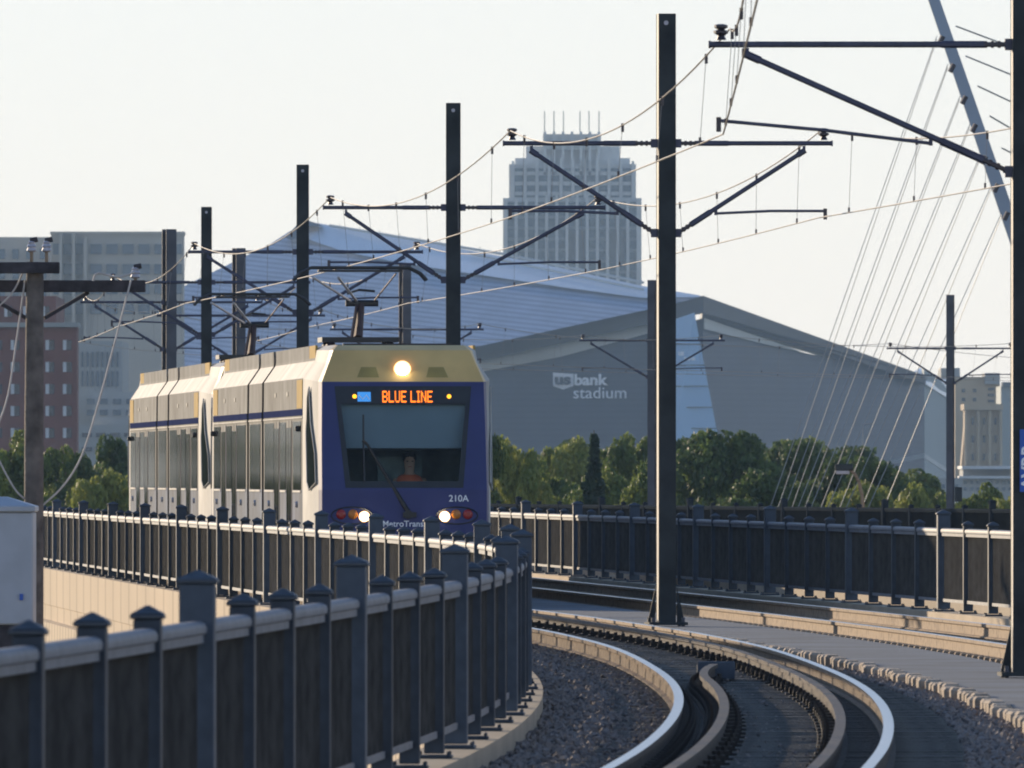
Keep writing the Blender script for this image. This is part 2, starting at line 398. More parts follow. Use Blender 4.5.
def fence(fx,d_big,k0,k1,label,z0=0,hm=None):
    """posts every SP along the alignment; every fourth is a main post"""
    root=empty('picket_fence',(0,0,0),0,label,'fence')
    pts=[]
    for k in range(k0,k1+1):
        d=d_big+k*SP*fence.cos(fx,d_big+k*SP) if False else d_big+k*SP
        pts.append((k,Vector((fx(d),d,z0))))
    for i,(k,p) in enumerate(pts):
        q=pts[min(i+1,len(pts)-1)][1]-pts[max(i-1,0)][1]; rz=math.atan2(-q.x,q.y)
        o=bpy.data.objects.new('main_post' if k%4==0 else 'post',(PMF if hm else PM)[k%4==0]); COL.objects.link(o); o.parent=root; o.location=p; o.rotation_euler=(0,0,rz+random.uniform(-.02,.02))
        if i<len(pts)-1:
            v=pts[i+1][1]-p; L=v.length; rz=math.atan2(-v.x,v.y)
            o=bpy.data.objects.new('picket_panel',PKD if hm else PK); COL.objects.link(o); o.parent=root; o.location=p; o.rotation_euler=(0,0,rz); o.scale=(1,L,1)
    g=lambda d: fx(d)
    d0,d1=pts[0][1].y,pts[-1][1].y
    if d0>d1: d0,d1=d1,d0
    hp=[(-.036,.93),(.036,.93),(.036,.968),(.048,.975),(.05,1.0),(.042,1.02),(.02,1.03),(-.02,1.03),(-.042,1.02),(-.05,1.0),(-.048,.975),(-.036,.968)]
    mb=MB(); sweep(mb,g,d0,d1,[(u,z+z0) for u,z in hp],hm or M['handrail'],SP/3); mb.build('handrail',root,smooth=50)
    lp=[(-.022,.095),(.022,.095),(.022,.135),(-.022,.135)]
    mb=MB(); sweep(mb,g,d0,d1,[(u,z+z0) for u,z in lp],hm or M['handrail'],SP/3); mb.build('bottom_rail',root)
    return root
fence(FL,87.1,-19,60,'long dark picket fence curving from the left foreground past the front of the train')
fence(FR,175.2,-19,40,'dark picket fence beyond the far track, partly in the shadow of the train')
BF=lambda d: 4.6+(383-d)*.195
fence(BF,345.,-4,22,'farthest dark fence, seen over the right fence in front of the trees',-.16,mat('unlit rail paint',(.035,.042,.05),1,0,.1,4,spec=0))  # handrail colour darkened to carry the shade on this fence
mb=MB(); sweep(mb,BF,330,412,[(-.2,-.19),(.2,-.19),(.2,-5.9),(-.2,-5.9)],M['conc'],3); tag(mb.build('bridge_parapet'),'concrete parapet under the farthest fence in front of the trees','parapet')

# ------------------------------------------------------------------ catenary poles
def hbeam(h,w=.26,dp=.26,closed=False):
    mb=MB(); t=.02; m=M['pole']
    for sy in(-1,1): mb.box(-w/2,w/2,sy*dp/2-t/2,sy*dp/2+t/2,0,h,m)
    if closed:
        for sx in(-1,1): mb.box(sx*(w/2-.012)-.008,sx*(w/2-.012)+.008,-dp/2+t/2,dp/2-t/2,0,h,M['poleL'])  # closing plates added, coloured pale for the sunlit edge strip
    mb.box(-t/2,t/2,-dp/2+t/2,dp/2-t/2,0,h,m)
    # base plate on bolts, stiffeners
    mb.box(-.23,.23,-.23,.23,-.02,.015,m)
    for sx in(-1,1):
        mb.add([(sx*.13,-.012,.015),(sx*.22,-.012,.015),(sx*.13,-.012,.42),(sx*.13,.012,.015),(sx*.22,.012,.015),(sx*.13,.012,.42)],[(0,1,2),(5,4,3),(0,3,4,1),(1,4,5,2),(2,5,3,0)],m)
        for sy in(-1,1): mb.tube([(sx*.18,sy*.18,-.10),(sx*.18,sy*.18,.07)],.022,M['poleR'],6)
    return mb
def beaded(mb,a,b,r=.033,m=None):
    """string of insulator sheds between two points"""
    a=Vector(a);b=Vector(b); n=4
    mb.tube([a,b],.022,m or M['insul'],6)
    for i in range(n):
        p=a.lerp(b,(i+.5)/n); q=(b-a).normalized()*.014
        mb.tube([p-q,p+q],r,m or M['insul'],8)
def cantilever(root,side,L,zt=5.62,zb=4.56,ztr=None,steady=True,steady_from_far=False):
    x0=.14*side; x1=side*L
    mb=MB(); mb.tube([(x0+side*.55,0,zt),(x1,0,zt+.0)],.029,M['tube'],8); mb.tube([(x0+side*.22,0,zt),(x0+side*.6,0,zt)],.034,M['tube'],8)
    mb.tube([(x1-side*.01,0,zt),(x1+side*.01,0,zt)],.036,M['tube'],8)
    top=mb.build('top_tube',root,smooth=40)
    mb=MB(); beaded(mb,(x0,0,zt),(x0+side*.24,0,zt)); mb.box(min(x0-side*.04,x0+side*.04),max(x0-side*.04,x0+side*.04),-.05,.05,zt-.05,zt+.05,M['tube']); mb.build('insulator',top)
    # messenger seat
    mb=MB(); xs=x1-side*.1; mb.lathe((xs,0,zt+.04),[(.05,0),(.03,.04),(.065,.06),(.065,.08),(.03,.09),(.06,.11),(.06,.13),(.03,.14)],M['insul'],n=8); mb.build('saddle',top)
    a=Vector((x0,0,zb)); b=Vector((x1-side*.33,0,zt-.09)); v=(b-a)
    mb=MB(); mb.tube([a+v*.22,b],.029,M['tube'],8); mb.tube([a+v*.1,a+v*.26],.038,M['tube'],8); mb.tube([b-v*.05,b+v*.01],.038,M['tube'],8)
    mb.tube([b,b+Vector((0,0,.06))],.02,M['tube'],6)
    br=mb.build('brace_tube',root,smooth=40)
    mb=MB(); beaded(mb,a,a+v*.12); mb.box(min(x0-side*.04,x0+side*.04),max(x0-side*.04,x0+side*.04),-.05,.05,zb-.05,zb+.05,M['tube']); mb.build('insulator',br)
    # steady arm hung from the brace
    t=.30 if side>0 else .30
    p=a+v*(t if not steady_from_far else .62)
    q=Vector((x1-side*.08,0,4.82)) if not steady_from_far else Vector((side*.55,0,4.84))
    p2=Vector((p.x,p.y,p.z-.03))
    mb=MB(); mb.tube([p,p2-Vector((0,0,.05))],.02,M['tube'],6); mb.tube([p2-Vector((0,0,.03)),p2.lerp(q,.5)+Vector((0,0,-.0)),q],.016,M['tube'],6)
    mb.tube([q+Vector((0,0,.03)),q-Vector((0,0,.10))],.025,M['insul'],6); mb.build('steady_arm',root)
POLES=[ # name tag, X, d, top z, left L, right L, rz, label
 (4.52,121.5,9.0,2.78,2.5,0.05,'nearest dark catenary pole at the right edge, carrying a blue sign'),
 (1.82,163.0,7.15,1.92,1.96,0.12,'tall dark steel catenary pole on the walkway, lit along its left edge'),
 (-.86,202.0,7.15,1.90,2.22,0.03,'dark catenary pole rising behind the front end of the train roof'),
 (-3.67,242.0,7.15,2.0,2.1,-.02,'catenary pole rising behind the middle of the train between two pantographs'),
 (-6.2,280.0,7.15,2.0,2.1,-.02,'slim catenary pole above the rear train car, left of the rear pantograph'),
 (-7.75,312.0,7.27,2.0,2.1,.4,'broad catenary pole farthest left, above the rear end of the train'),
 (-6.69,338.0,7.27,2.0,2.1,.4,'broad catenary pole right behind the rear pantograph'),
 (-2.87,370.0,7.37,2.0,2.1,.4,'broad distant catenary pole seen above the front of the train roof'),
 (4.06,400.0,7.37,2.1,2.1,-.3,'distant catenary pole seen just left of the tall pole on the walkway'),
 (13.5,425.0,7.27,1.95,1.95,-.25,'distant catenary pole with a small box standing in front of the pale grain elevator')]
poles=[]
for i,(X,d,zt,l,r,rz,lab) in enumerate(POLES):
    root=empty('catenary_pole',(X,d,0),0,lab,'catenary pole','catenary poles carrying the overhead wires')
    zz=-.05
    mb=hbeam(zt-zz,*{0:(.24,.24,True),1:(.205,.21,True),5:(.25,.25),6:(.25,.25),7:(.25,.25)}.get(i,(.21,.21)))
    if i>=5: mb.mats=[M['poleR'] if m is M['pole'] else m for m in mb.mats]; mb.box(-.2,.2,-.2,.2,-1.9,-.02,M['conc'])  # far poles take the paler material, distance haze put into the colour
    o=mb.build('mast',root,loc=(0,0,zz)); o.rotation_euler=(0,0,rz)
    if i in (1,2,3,4,5,6): # lifting hole near the top: pale disc painted as the sky seen through it
        mb=MB(); mb.lathe((0,-.135,zt-.11),[(.028,0),(.028,.004)],M['porcelain'],'Y',10); mb.build('lifting_hole',root)
    dz = 0
    if i==0: cantilever(root,-1,l,5.49,4.37,steady_from_far=False)
    else: cantilever(root,-1,l)
    cantilever(root,1,r)
    if i in(1,2,3):  # pull-off tube across the top on the track side
        pass
    poles.append(root)
# blue sign on nearest pole
sg=empty('pole_sign',(4.52,121.5,0),0,'blue plate sign with sideways white lettering on the nearest pole','sign')
mb=MB(); mb.box(-.055,.25,-.165,-.155,CH-.14,CH+.41,M['signblue']); mb.build('sign_plate',sg)
def text(s,size,m,name,parent,loc,rot,extr=.002,bold=0,xs=1):
    cu=bpy.data.curves.new(name,'FONT'); cu.body=s; cu.size=size; cu.extrude=extr; cu.offset=bold; cu.materials.append(m)
    tmp=bpy.data.objects.new('tmp',cu); COL.objects.link(tmp); bpy.context.view_layer.update()
    me=bpy.data.meshes.new_from_object(tmp.evaluated_get(bpy.context.evaluated_depsgraph_get()))
    bpy.data.objects.remove(tmp); o=bpy.data.objects.new(name,me); COL.objects.link(o); o.parent=parent; o.location=loc; o.rotation_euler=rot; o.scale=(xs,1,1)
    if not me.materials: me.materials.append(m)
    return o
text('AVRR',.16,M['decal'],'lettering',sg,(.07,-.168,CH-.12),(math.pi/2,-math.pi/2,0),bold=.004)
# small box on pole 9
mb=MB(); mb.box(.14,.36,-.1,.1,.9,1.35,M['pole']); mb.build('control_box',poles[9],bevel=.01)

# ------------------------------------------------------------------ overhead wires
def wire_system(supM,supC,label,sagk=1.):
    root=empty('overhead_wire',(0,0,0),0,label,'overhead wire')
    def span(a,b,n,sag):
        a=Vector(a);b=Vector(b); return [a.lerp(b,t/n)-Vector((0,0,4*sag*(t/n)*(1-t/n))) for t in range(n+1)]
    M_=[];C_=[]
    drops=[]
    for i in range(len(supM)-1):
        L=(Vector(supM[i+1])-Vector(supM[i])).length; sag=.00028*L*L*sagk
        m=span(supM[i],supM[i+1],24,sag); c=span(supC[i],supC[i+1],24,.02)
        M_+=m if i==0 else m[1:]; C_+=c if i==0 else c[1:]
        nd=max(3,int(L/6))
        for k in range(nd):
            t=(k+.5)/nd*24; j=int(t); f=t-j; drops.append((m[j].lerp(m[j+1],f),c[j].lerp(c[j+1],f)))
    mb=MB(); mb.tube(M_,.0085,M['wire'],5); mb.build('messenger_wire',root)
    mb=MB(); mb.tube(C_,.008,M['wire'],5); mb.build('contact_wire',root)
    mb0=None
    for a,b in drops[:100]:
        mb=MB(); mb.tube([a,b],.0038,M['dropper'],4); mb.tube([a-Vector((0,0,.07)),a+Vector((0,0,.02))],.016,M['insul'],5); mb.tube([b,b+Vector((0,0,.06))],.013,M['insul'],5); mb.build('dropper',root)
    return root
def sup(i,side,L,z): X,d=POLES[i][0],POLES[i][1]; return (X+side*L,d,z)
MLs=[(.2,45,5.7),(1.50,82,5.7),sup(0,-1,2.6,5.63),sup(1,-1,1.84,5.77)]+[sup(i,-1,POLES[i][3]-.1,5.77) for i in range(2,10)]+[(26,460,5.7)]
CLs=[(.2,45,4.7),(1.50,82,4.7),sup(0,-1,2.66,4.70),sup(1,-1,1.86,4.74)]+[sup(i,-1,POLES[i][3]-.1+(.15 if i%2 else -.1),4.72) for i in range(2,10)]+[(26,460,4.7)]
wire_system(MLs,CLs,'pale overhead wires above the near track, over the train')
MRs=[(6.4,82,5.8),sup(0,1,2.4,5.8),sup(1,1,1.84,5.78)]+[sup(i,1,POLES[i][4]-.1,5.77) for i in range(2,10)]+[(30,460,5.7)]
CRs=[(6.4,82,4.75),sup(0,1,2.4,4.75),sup(1,1,1.80,4.74)]+[sup(i,1,POLES[i][4]-.1+(-.15 if i%2 else .1),4.72) for i in range(2,10)]+[(30,460,4.7)]
wire_system(MRs,CRs,'pale overhead wires above the far track, right of the centre poles')

# ------------------------------------------------------------------ train
W=1.27
def fy(z): return max(0.,(z-1.5)*.24)
LEN=28.0
SEC=[(.35,1.16),(.60,W),(1.5,W),(2.55,W),(3.03,W-.005),(3.27,W-.17),(3.41,W-.19),(3.47,W-.30)]
def sec(k): return SEC[k]
def module(mb,y0,y1):
    n=len(SEC); vs=[]
    for y in(y0,y1):
        for z,w in SEC: vs.append((-w,y,z))
        for z,w in reversed(SEC): vs.append((w,y,z))
    N=2*n; 
    mats=['lrv_lower','lrv_lower','lrv_pillar','lrv_grey','lrv_white','lrv_grey','lrv_grey']
    for k in range(N):
        k2=(k+1)%N; kk = k if k<n-1 else (N-2-k)
        if k==n-1 or k==N-1: m=M['lrv_grey'] if k==n-1 else M['lrv_dark']
        else: m=M[mats[kk]]
        mb.add([vs[k],vs[k2],vs[N+k2],vs[N+k]],[(0,1,2,3)],m)
    mb.add(vs[:N],[tuple(range(N))],M['lrv_dark']); mb.add(vs[N:],[tuple(range(N))],M['lrv_dark'])
FR_=[(.35,1.02,.06),(.60,1.10,.0),(1.15,1.12,.0),(1.5,1.12,.0),(2.2,1.115,fy(2.2)),(2.97,1.10,fy(2.97)),(3.22,1.0,.50),(3.40,.93,.62),(3.47,.86,.80)]
RB_=[(.35,1.16),(.60,W),(1.15,W),(1.5,W),(2.2,W),(3.03,W-.005),(3.27,W-.17),(3.41,W-.19),(3.47,W-.30)]
def lerp(a,b,t): return a+(b-a)*t
def cab(root,mir):
    Y=(lambda y:y) if not mir else (lambda y:LEN-y)
    YB=1.95
    def ring(t,bulge):
        out=[]
        for (z,w,y),(z2,w2) in zip(FR_,RB_):
            ty=lerp(y,YB,t); out.append((lerp(z,z2,t), lerp(w,w2,bulge), ty))
        return out
    rings=[ring(0,0),ring(.08,.25),ring(.3,.6),ring(.65,.9),ring(1,1)]
    mb=MB()
    n=len(FR_)
    for i in range(4):
        for k in range(n-1):
            for sx in(-1,1):
                q=[(sx*r[k_][1],Y(r[k_][2]),r[k_][0]) for r,k_ in((rings[i],k),(rings[i],k+1),(rings[i+1],k+1),(rings[i+1],k))]
                if k>=6: m=M['lrv_yellow'] if i<1 else M['lrv_white']
                elif k==5: m=M['lrv_yellow'] if i<1 else M['lrv_white']
                else: m=M['lrv_blue'] if i==0 else (M['lrv_white'] if k>=1 else M['lrv_dark'])
                mb.add(q,[(0,1,2,3)],m)
        r0,r1=rings[i],rings[i+1]
        mb.add([(-r0[-1][1],Y(r0[-1][2]),3.47),(r0[-1][1],Y(r0[-1][2]),3.47),(r1[-1][1],Y(r1[-1][2]),3.47),(-r1[-1][1],Y(r1[-1][2]),3.47)],[(0,1,2,3)],M['lrv_grey'])
    # front face strips, with the windscreen opening left free
    def P(x,z):
        for k in range(n-1):
            if FR_[k][0]<=z<=FR_[k+1][0]:
                t=(z-FR_[k][0])/(FR_[k+1][0]-FR_[k][0]); return (x,Y(lerp(FR_[k][2],FR_[k+1][2],t)),z)
    for k in range(n-1):
        z0,w0,_=FR_[k]; z1,w1,_=FR_[k+1]
        if k>=5: mb.add([P(-w0,z0),P(w0,z0),P(w1,z1),P(-w1,z1)],[(0,1,2,3)],M['lrv_yellow'])
        elif k<3: mb.add([P(-w0,z0),P(w0,z0),P(w1,z1),P(-w1,z1)],[(0,1,2,3)],M['lrv_blue'] if k>0 else M['lrv_dark'])
    wt,wb,zt,zb=.93,.80,2.91,1.53
    mb.add([P(-1.12,1.5),P(1.12,1.5),P(wb,zb),P(-wb,zb)],[(0,1,2,3)],M['lrv_blue'])
    mb.add([P(-1.10,2.97),P(1.10,2.97),P(wt,zt),P(-wt,zt)],[(0,1,2,3)],M['lrv_blue'])
    for sx in(-1,1): mb.add([P(sx*1.12,1.5),P(sx*1.115,2.2),P(sx*1.10,2.97),P(sx*wt,zt),P(sx*wb,zb)],[(0,1,2,3,4)],M['lrv_blue'])
    # bumper
    mb.box(-.95,.95,min(Y(-.12),Y(.1)),max(Y(-.12),Y(.1)),.42,.62,M['lrv_dark'])
    shell=mb.build('cab_shell',root,smooth=48)
    # black surround
    d=-.006
    def Q(x,z,o=0): p=P(x,z); return (p[0],p[1]+(o if not mir else -o),p[2])
    mb=MB(); wi_t,wi_b,zi_t,zi_b=.845,.735,2.66,1.62
    mb.add([Q(-wt,zt,d),Q(wt,zt,d),Q(wi_t,zi_t,d),Q(-wi_t,zi_t,d)],[(0,1,2,3)],M['lrv_dark'])
    mb.add([Q(-wb,zb,d),Q(wb,zb,d),Q(wi_b,zi_b,d),Q(-wi_b,zi_b,d)],[(0,1,2,3)],M['lrv_dark'])
    for sx in(-1,1): mb.add([Q(sx*wb,zb,d),Q(sx*wt,zt,d),Q(sx*wi_t,zi_t,d),Q(sx*wi_b,zi_b,d)],[(0,1,2,3)],M['lrv_dark'])
    fr=mb.build('windshield_frame',root)
    mb=MB(); mb.add([Q(-wi_b,zi_b,.0),Q(wi_b,zi_b,.0),Q(wi_t,zi_t,.0),Q(-wi_t,zi_t,.0)],[(0,1,2,3)],M['windshield'])
    ws=mb.build('windshield',root)
    # cab room: floor, bulkhead, side walls, dashboard, blind
    mb=MB()
    def bx(x0,x1,y0,y1,z0,z1,m): mb.box(x0,x1,min(Y(y0),Y(y1)),max(Y(y0),Y(y1)),z0,z1,m)
    bx(-1.0,1.0,1.9,1.93,.5,3.0,M['cabin']); bx(-1.0,1.0,.1,1.9,.9,.94,M['cabin']); bx(-1.0,1.0,.65,1.9,2.96,2.99,M['cabin'])
    bx(-.95,.95,.12,.55,1.25,1.5,M['cabin']); bx(-.30,.30,1.0,1.08,1.2,1.95,M['cabin']); bx(-.28,.28,.95,1.4,1.15,1.25,M['cabin'])
    mb.build('cab_interior',root)
    mb=MB(); mb.box(-.84,.84,min(Y(.33),Y(.345)),max(Y(.33),Y(.345)),2.07,2.7,M['blind']); mb.tube([(-.84,Y(.335),2.06),(.84,Y(.335),2.06)],.012,M['lrv_dark'],6)
    mb.build('roller_blind',root)
    # side cab windows
    for sx in(-1,1):
        def RS(t,z):
            # point on cab side at fraction t from front ring to back ring
            for k in range(n-1):
                if FR_[k][0]<=z<=FR_[k+1][0]:
                    f=(z-FR_[k][0])/(FR_[k+1][0]-FR_[k][0]); w0=lerp(FR_[k][1],FR_[k+1][1],f); y0=lerp(FR_[k][2],FR_[k+1][2],f); break
            ts=[0,.08,.3,.65,1]; bs=[0,.25,.6,.9,1]; b=np.interp(t,ts,bs)
            return (sx*(lerp(w0,W,b)+.022),Y(lerp(y0,YB,t)),z)
        mb=MB(); outl=[(.12,1.60),(.42,1.50),(.52,1.6),(.56,2.3),(.5,2.75),(.40,2.9),(.30,2.4),(.15,2.0)]
        mb.add([RS(t,z) for t,z in outl],[tuple(range(len(outl)))],M['cabside'])
        cw=mb.build('cab_side_window',root)
        mb=MB(); mb.tube([RS(t,z) for t,z in outl]+[RS(*outl[0])],.012,M['lrv_white'],5); mb.build('window_trim',cw)
    # lamps
    for sx in(-1,1):
        mb=MB(); mb.lathe((sx*.545,Y(-.004),1.14),[(.075,0),(.072,.012*(1 if mir else -1)),(.06,.016*(1 if mir else -1))],M['lrv_dark'] if mir else M['lamp_halo'],'Y',16)
        hl=mb.build('headlight',root)
        if not mir:
            mb=MB(); mb.lathe((sx*.545,Y(-.022),1.14),[(.055,0),(.045,-.012),(.02,-.018)],M['lamp_hot'],'Y',16); mb.build('bulb',hl)
        for xx,mm,nm in((.70,M['amber'],'turn_signal'),(.86,M['red'],'tail_light')):
            s_=1 if mir else -1
            mb=MB(); mb.lathe((sx*xx,Y(-.004),1.17),[(.068,0),(.06,.015*s_),(.03,.025*s_)],mm,'Y',16); mb.build(nm,root)
        mb=MB(); mb.tube([(sx*(.545+.15)+sx*.02+.28*math.cos(a),Y(-.006),1.155+.115*math.sin(a)) for a in np.linspace(0,2*math.pi,20)],.009,M['lrv_dark'],5); mb.build('lamp_bezel',root)
    # roof lamp
    mb=MB(); zc=3.14; yc=lerp(fy(2.97),.5,(zc-2.97)/.25)
    s_=1 if mir else -1
    mb.lathe((0,Y(yc)+.005*s_,zc),[(.115,0),(.105,.03*s_),(.085,.03*s_)],M['lrv_dark'] if mir else M['lamp_halo'],'Y',18); rl=mb.build('roof_headlight',root)
    if not mir:
        mb=MB(); mb.lathe((0,Y(yc)-.035,zc),[(.082,0),(.07,-.015),(.03,-.022)],M['lamp_hot'],'Y',16); mb.build('bulb',rl)
    # recessed dark grilles on the yellow brow
    for sx in(-1,1):
        def PB(x,z): p=P(x,z); return (p[0],p[1]+.006*s_,p[2])
        mb=MB(); mb.add([PB(sx*.32,3.03),PB(sx*.62,3.03),PB(sx*.56,3.17),PB(sx*.36,3.17)],[(0,1,2,3)],mat('brow panel',(.42,.31,.09),.5)); mb.build('brow_panel',root)
    # wiper
    mb=MB(); o_=-.035
    a=Q(.05,1.20,o_); b=Q(-.50,2.12,o_); mb.tube([a,b],.034,M['lrv_dark'],6,r2=.018); mb.tube([Q(-.50,2.12,o_),Q(-.56,2.17,o_)],.02,M['lrv_dark'],6)
    mb.tube([Q(-.545,1.62,o_),Q(-.55,2.12,o_),Q(-.545,2.52,o_)],.014,M['lrv_dark'],6); mb.lathe(Q(.05,1.17,-.01),[(.06,0),(.06,.05*s_)],M['lrv_dark'],'Y',10)
    mb.box(-.02,.16,min(Y(-.06),Y(0)),max(Y(-.06),Y(0)),1.13,1.2,M['lrv_dark'])
    mb.build('wiper',root)
    return Q
FONT5={'B':["11110","10001","10001","11110","10001","10001","11110"],'L':["10000"]*6+["11111"],'U':["10001"]*6+["01110"],
 'E':["11111","10000","10000","11110","10000","10000","11111"],'I':["111","010","010","010","010","010","111"],'N':["10001","11001","11001","10101","10011","10011","10001"],' ':["00"]*7}
def make_unit():
    root=empty('light_rail_train',(0,0,0))
    Q=cab(root,False); cab(root,True)
    # destination sign
    mb=MB(); mb.add([Q(-.83,2.68,-.014),Q(.83,2.68,-.014),Q(.84,2.86,-.014),Q(-.84,2.86,-.014)],[(0,1,2,3)],M['lrv_dark']); sign=mb.build('destination_sign',root)
    mb=MB(); x=-.275; z0=2.70; p=.0225
    for ch in 'BLUE LINE':
        rows=FONT5[ch]
        for r,row in enumerate(rows):
            for c,b in enumerate(row):
                if b=='1':
                    xx=x+c*.0142; zz=z0+(6-r)*p; a=Q(xx,zz,-.02)
                    mb.obox(a,(.0066,0,0),(0,.003,0),(0,0,.0105),M['led'])
        x+=(len(rows[0])+1)*.0142
    mb.build('lettering',sign)
    mb=MB(); mb.add([Q(-.62,2.70,-.018),Q(-.44,2.70,-.018),Q(-.44,2.83,-.018),Q(-.62,2.83,-.018)],[(0,1,2,3)],M['ledb']);
    mb.tube([Q(-.60,2.79,-.022),Q(-.55,2.73,-.022),Q(-.5,2.79,-.022),Q(-.46,2.73,-.022)],.009,M['decal'],4); mb.build('line_symbol',sign)
    for xx in(-.66,.625):
        mb=MB(); mb.lathe(Q(xx,2.77,-.016),[(.03,0),(.028,-.008)],M['ledy'],'Y',10); mb.build('indicator_lamp',sign)
    text('210A',.125,M['decal'],'fleet_number',root,Q(.60,1.345,-.006),(math.pi/2,0,0),.001,.001)
    text('MetroTransit',.115,M['decal'],'operator_name',root,Q(-.30,1.005,-.006),(math.pi/2,0,0),.001,.001)
    mb=MB(); mb.lathe(Q(-.36,1.04,-.006),[(.045,0),(.04,-.004)],M['red'],'Y',12); mb.build('emblem',root)
    # body modules
    for y0,y1 in((1.96,11.75),(12.25,15.75),(16.25,26.04)):
        mb=MB(); module(mb,y0,y1); mb.build('body_shell',root,smooth=25)
    for y0 in(11.75,15.75):
        mb=MB()
        for k in range(6):
            a=y0+.004+k*.082; s=.93 if k%2 else .965
            vs=[]
            for y in(a,a+.082):
                for z,w in SEC: vs.append((-w*s,y,.05+z*.975))
                for z,w in reversed(SEC): vs.append((w*s,y,.05+z*.975))
            N=len(SEC)*2; mb.add(vs,[(q,(q+1)%N,N+(q+1)%N,N+q) for q in range(N)],M['rubber'])
        mb.build('bellows',root)
    yel=mat('side yellow panel',(.42,.27,.07),.8,0,.08,3,spec=.15)
    def side_panel(name,y0,y1,z0,z1,m,off,parent=root,thick=.012):
        for sx in(-1,1):
            x=sx*(W+off); mb=MB(); mb.box(min(x,x-sx*thick),max(x,x-sx*thick),y0,y1,z0,z1,m)
            o=mb.build(name,parent)
        return o
    BELT=mat('belt blue',(.04,.05,.12),1,0,.05,3,spec=0)
    # belt line, yellow end panels, windows, doors
    for a,b in((1.96,11.75),(12.25,15.75),(16.25,26.04)):
        side_panel('belt_stripe',a+.01,b-.01,2.52,2.61,BELT,.006)
        side_panel('drip_rail',a+.01,b-.01,2.485,2.50,M['lrv_white'],.012)
    for y0,y1 in((2.0,3.3),(24.7,26.0)): side_panel('yellow_panel',y0,y1,2.62,3.01,yel,.006)
    wins=[(2.3,4.2),(6.0,7.4),(9.0,11.4),(12.6,15.4),(16.6,19.0),(20.6,22.0),(23.8,25.7)]
    for a,b in wins: side_panel('side_window',a,b,1.50,2.44,M['winglass'],.008)
    for a,b in wins: side_panel('window_sill',a,b,1.465,1.49,M['lrv_white'],.014)
    for a,b in((4.5,5.75),(7.6,8.85),(19.15,20.4),(22.2,23.45)):
        for sx in(-1,1):
            mb=MB(); x=sx*(W+.010)
            mb.box(min(x,x-sx*.02),max(x,x-sx*.02),a,b,.42,2.46,M['lrv_grey'])
            dr=mb.build('door',root)
            for q0,q1 in((a+.09,(a+b)/2-.05),((a+b)/2+.05,b-.09)):
                mb=MB(); x=sx*(W+.016); mb.box(min(x,x-sx*.01),max(x,x-sx*.01),q0,q1,.75,2.36,M['winglass']); mb.build('door_glass',dr)
            mb=MB(); x=sx*(W+.014); mb.box(min(x,x-sx*.01),max(x,x-sx*.01),(a+b)/2-.01,(a+b)/2+.01,.42,2.46,M['lrv_dark']); mb.build('door_seal',dr)
    # small lamps and vents on the side
    for yy in(3.2,10.2,13.9,17.8,24.8):
        for sx in(-1,1):
            mb=MB(); mb.lathe((sx*(W+.004),yy,1.30),[(.05,0),(.04,sx*.03)],M['porcelain'],'X',10); mb.build('marker_light',root)
    for yy in(5.5,8.5,19.5,22.5):
        for sx in(-1,1):
            mb=MB(); x=sx*(W+.006); mb.box(min(x,x-sx*.012),max(x,x-sx*.012),yy,yy+.35,2.80,2.86,M['lrv_dark']); mb.build('roof_vent',root)
    for sx in(-1,1):   # camera mirror pods near the cabs
        for yy in(2.5,25.5):
            mb=MB(); mb.box(min(sx*W,sx*(W+.07)),max(sx*W,sx*(W+.07)),yy,yy+.12,2.30,2.38,M['lrv_dark']); mb.build('camera_pod',root,bevel=.015)
    # roof edge fairings with yellow ends, roof equipment
    for sx in(-1,1):
        for y0,y1,m in((1.96,3.4,yel),(3.45,11.7,M['lrv_grey']),(12.3,15.7,M['lrv_grey']),(16.3,24.6,M['lrv_grey']),(24.65,26.0,yel)):
            mb=MB(); x=sx*(W-.175); mb.box(min(x,x-sx*.03),max(x,x-sx*.03),y0,y1,3.28,3.48,m); mb.build('roof_fairing',root)
    for y0,y1,w,h in((3.0,5.6,.75,.10),(6.2,7.8,.6,.11),(12.6,15.4,.8,.13),(17.5,20.5,.75,.14),(22,24.5,.75,.12)):
        mb=MB(); mb.box(-w,w,y0,y1,3.47,3.40+h,M['lrv_grey']); mb.build('roof_unit',root,bevel=.03)
    for y0 in(3.2,12.2,21.5):
        mb=MB(); mb.box(-.75,.75,y0-1.8,y0-1.7,3.46,3.50,M['lrv_dark']); mb.build('roof_rail',root)
    # bogies
    for yc in(5.2,14,22.8):
        mb=MB(); mb.box(-.95,.95,yc-1.2,yc+1.2,.30,.52,M['lrv_dark']); bg=mb.build('bogie',root)
        for sx in(-1,1):
            for dy in(-.9,.9):
                mb=MB(); mb.lathe((sx*.7525-.05,yc+dy,.33),[(.31,0),(.33,.01),(.33,.08),(.35,.085),(.35,.1)] ,M['clip'],'X',20); mb.build('wheel',bg)
    # pantograph
    yp=10.2
    mb=MB(); mb.box(-.55,.55,yp-.5,yp+.6,3.60,3.67,M['lrv_dark'])
    for sx in(-1,1):
        for sy in(-.4,.5): mb.lathe((sx*.42,yp+sy,3.46),[(.05,0),(.08,.03),(.05,.06),(.08,.09),(.05,.14)],M['insul'],n=8)
    base=mb.build('pantograph_base',root)
    mb=MB(); mb.tube([(.02,yp+.4,3.66),(.10,yp+.9,4.16)],.07,M['panto'],8,r2=.045); mb.tube([(-.08,yp+.3,3.66),(.03,yp+.85,4.14)],.025,M['panto'],6); mb.tube([(-.13,yp+.9,4.17),(.34,yp+.9,4.17)],.05,M['lrv_dark'],8); mb.build('lower_arm',root)
    mb=MB(); k=(.10,yp+.9,4.18)
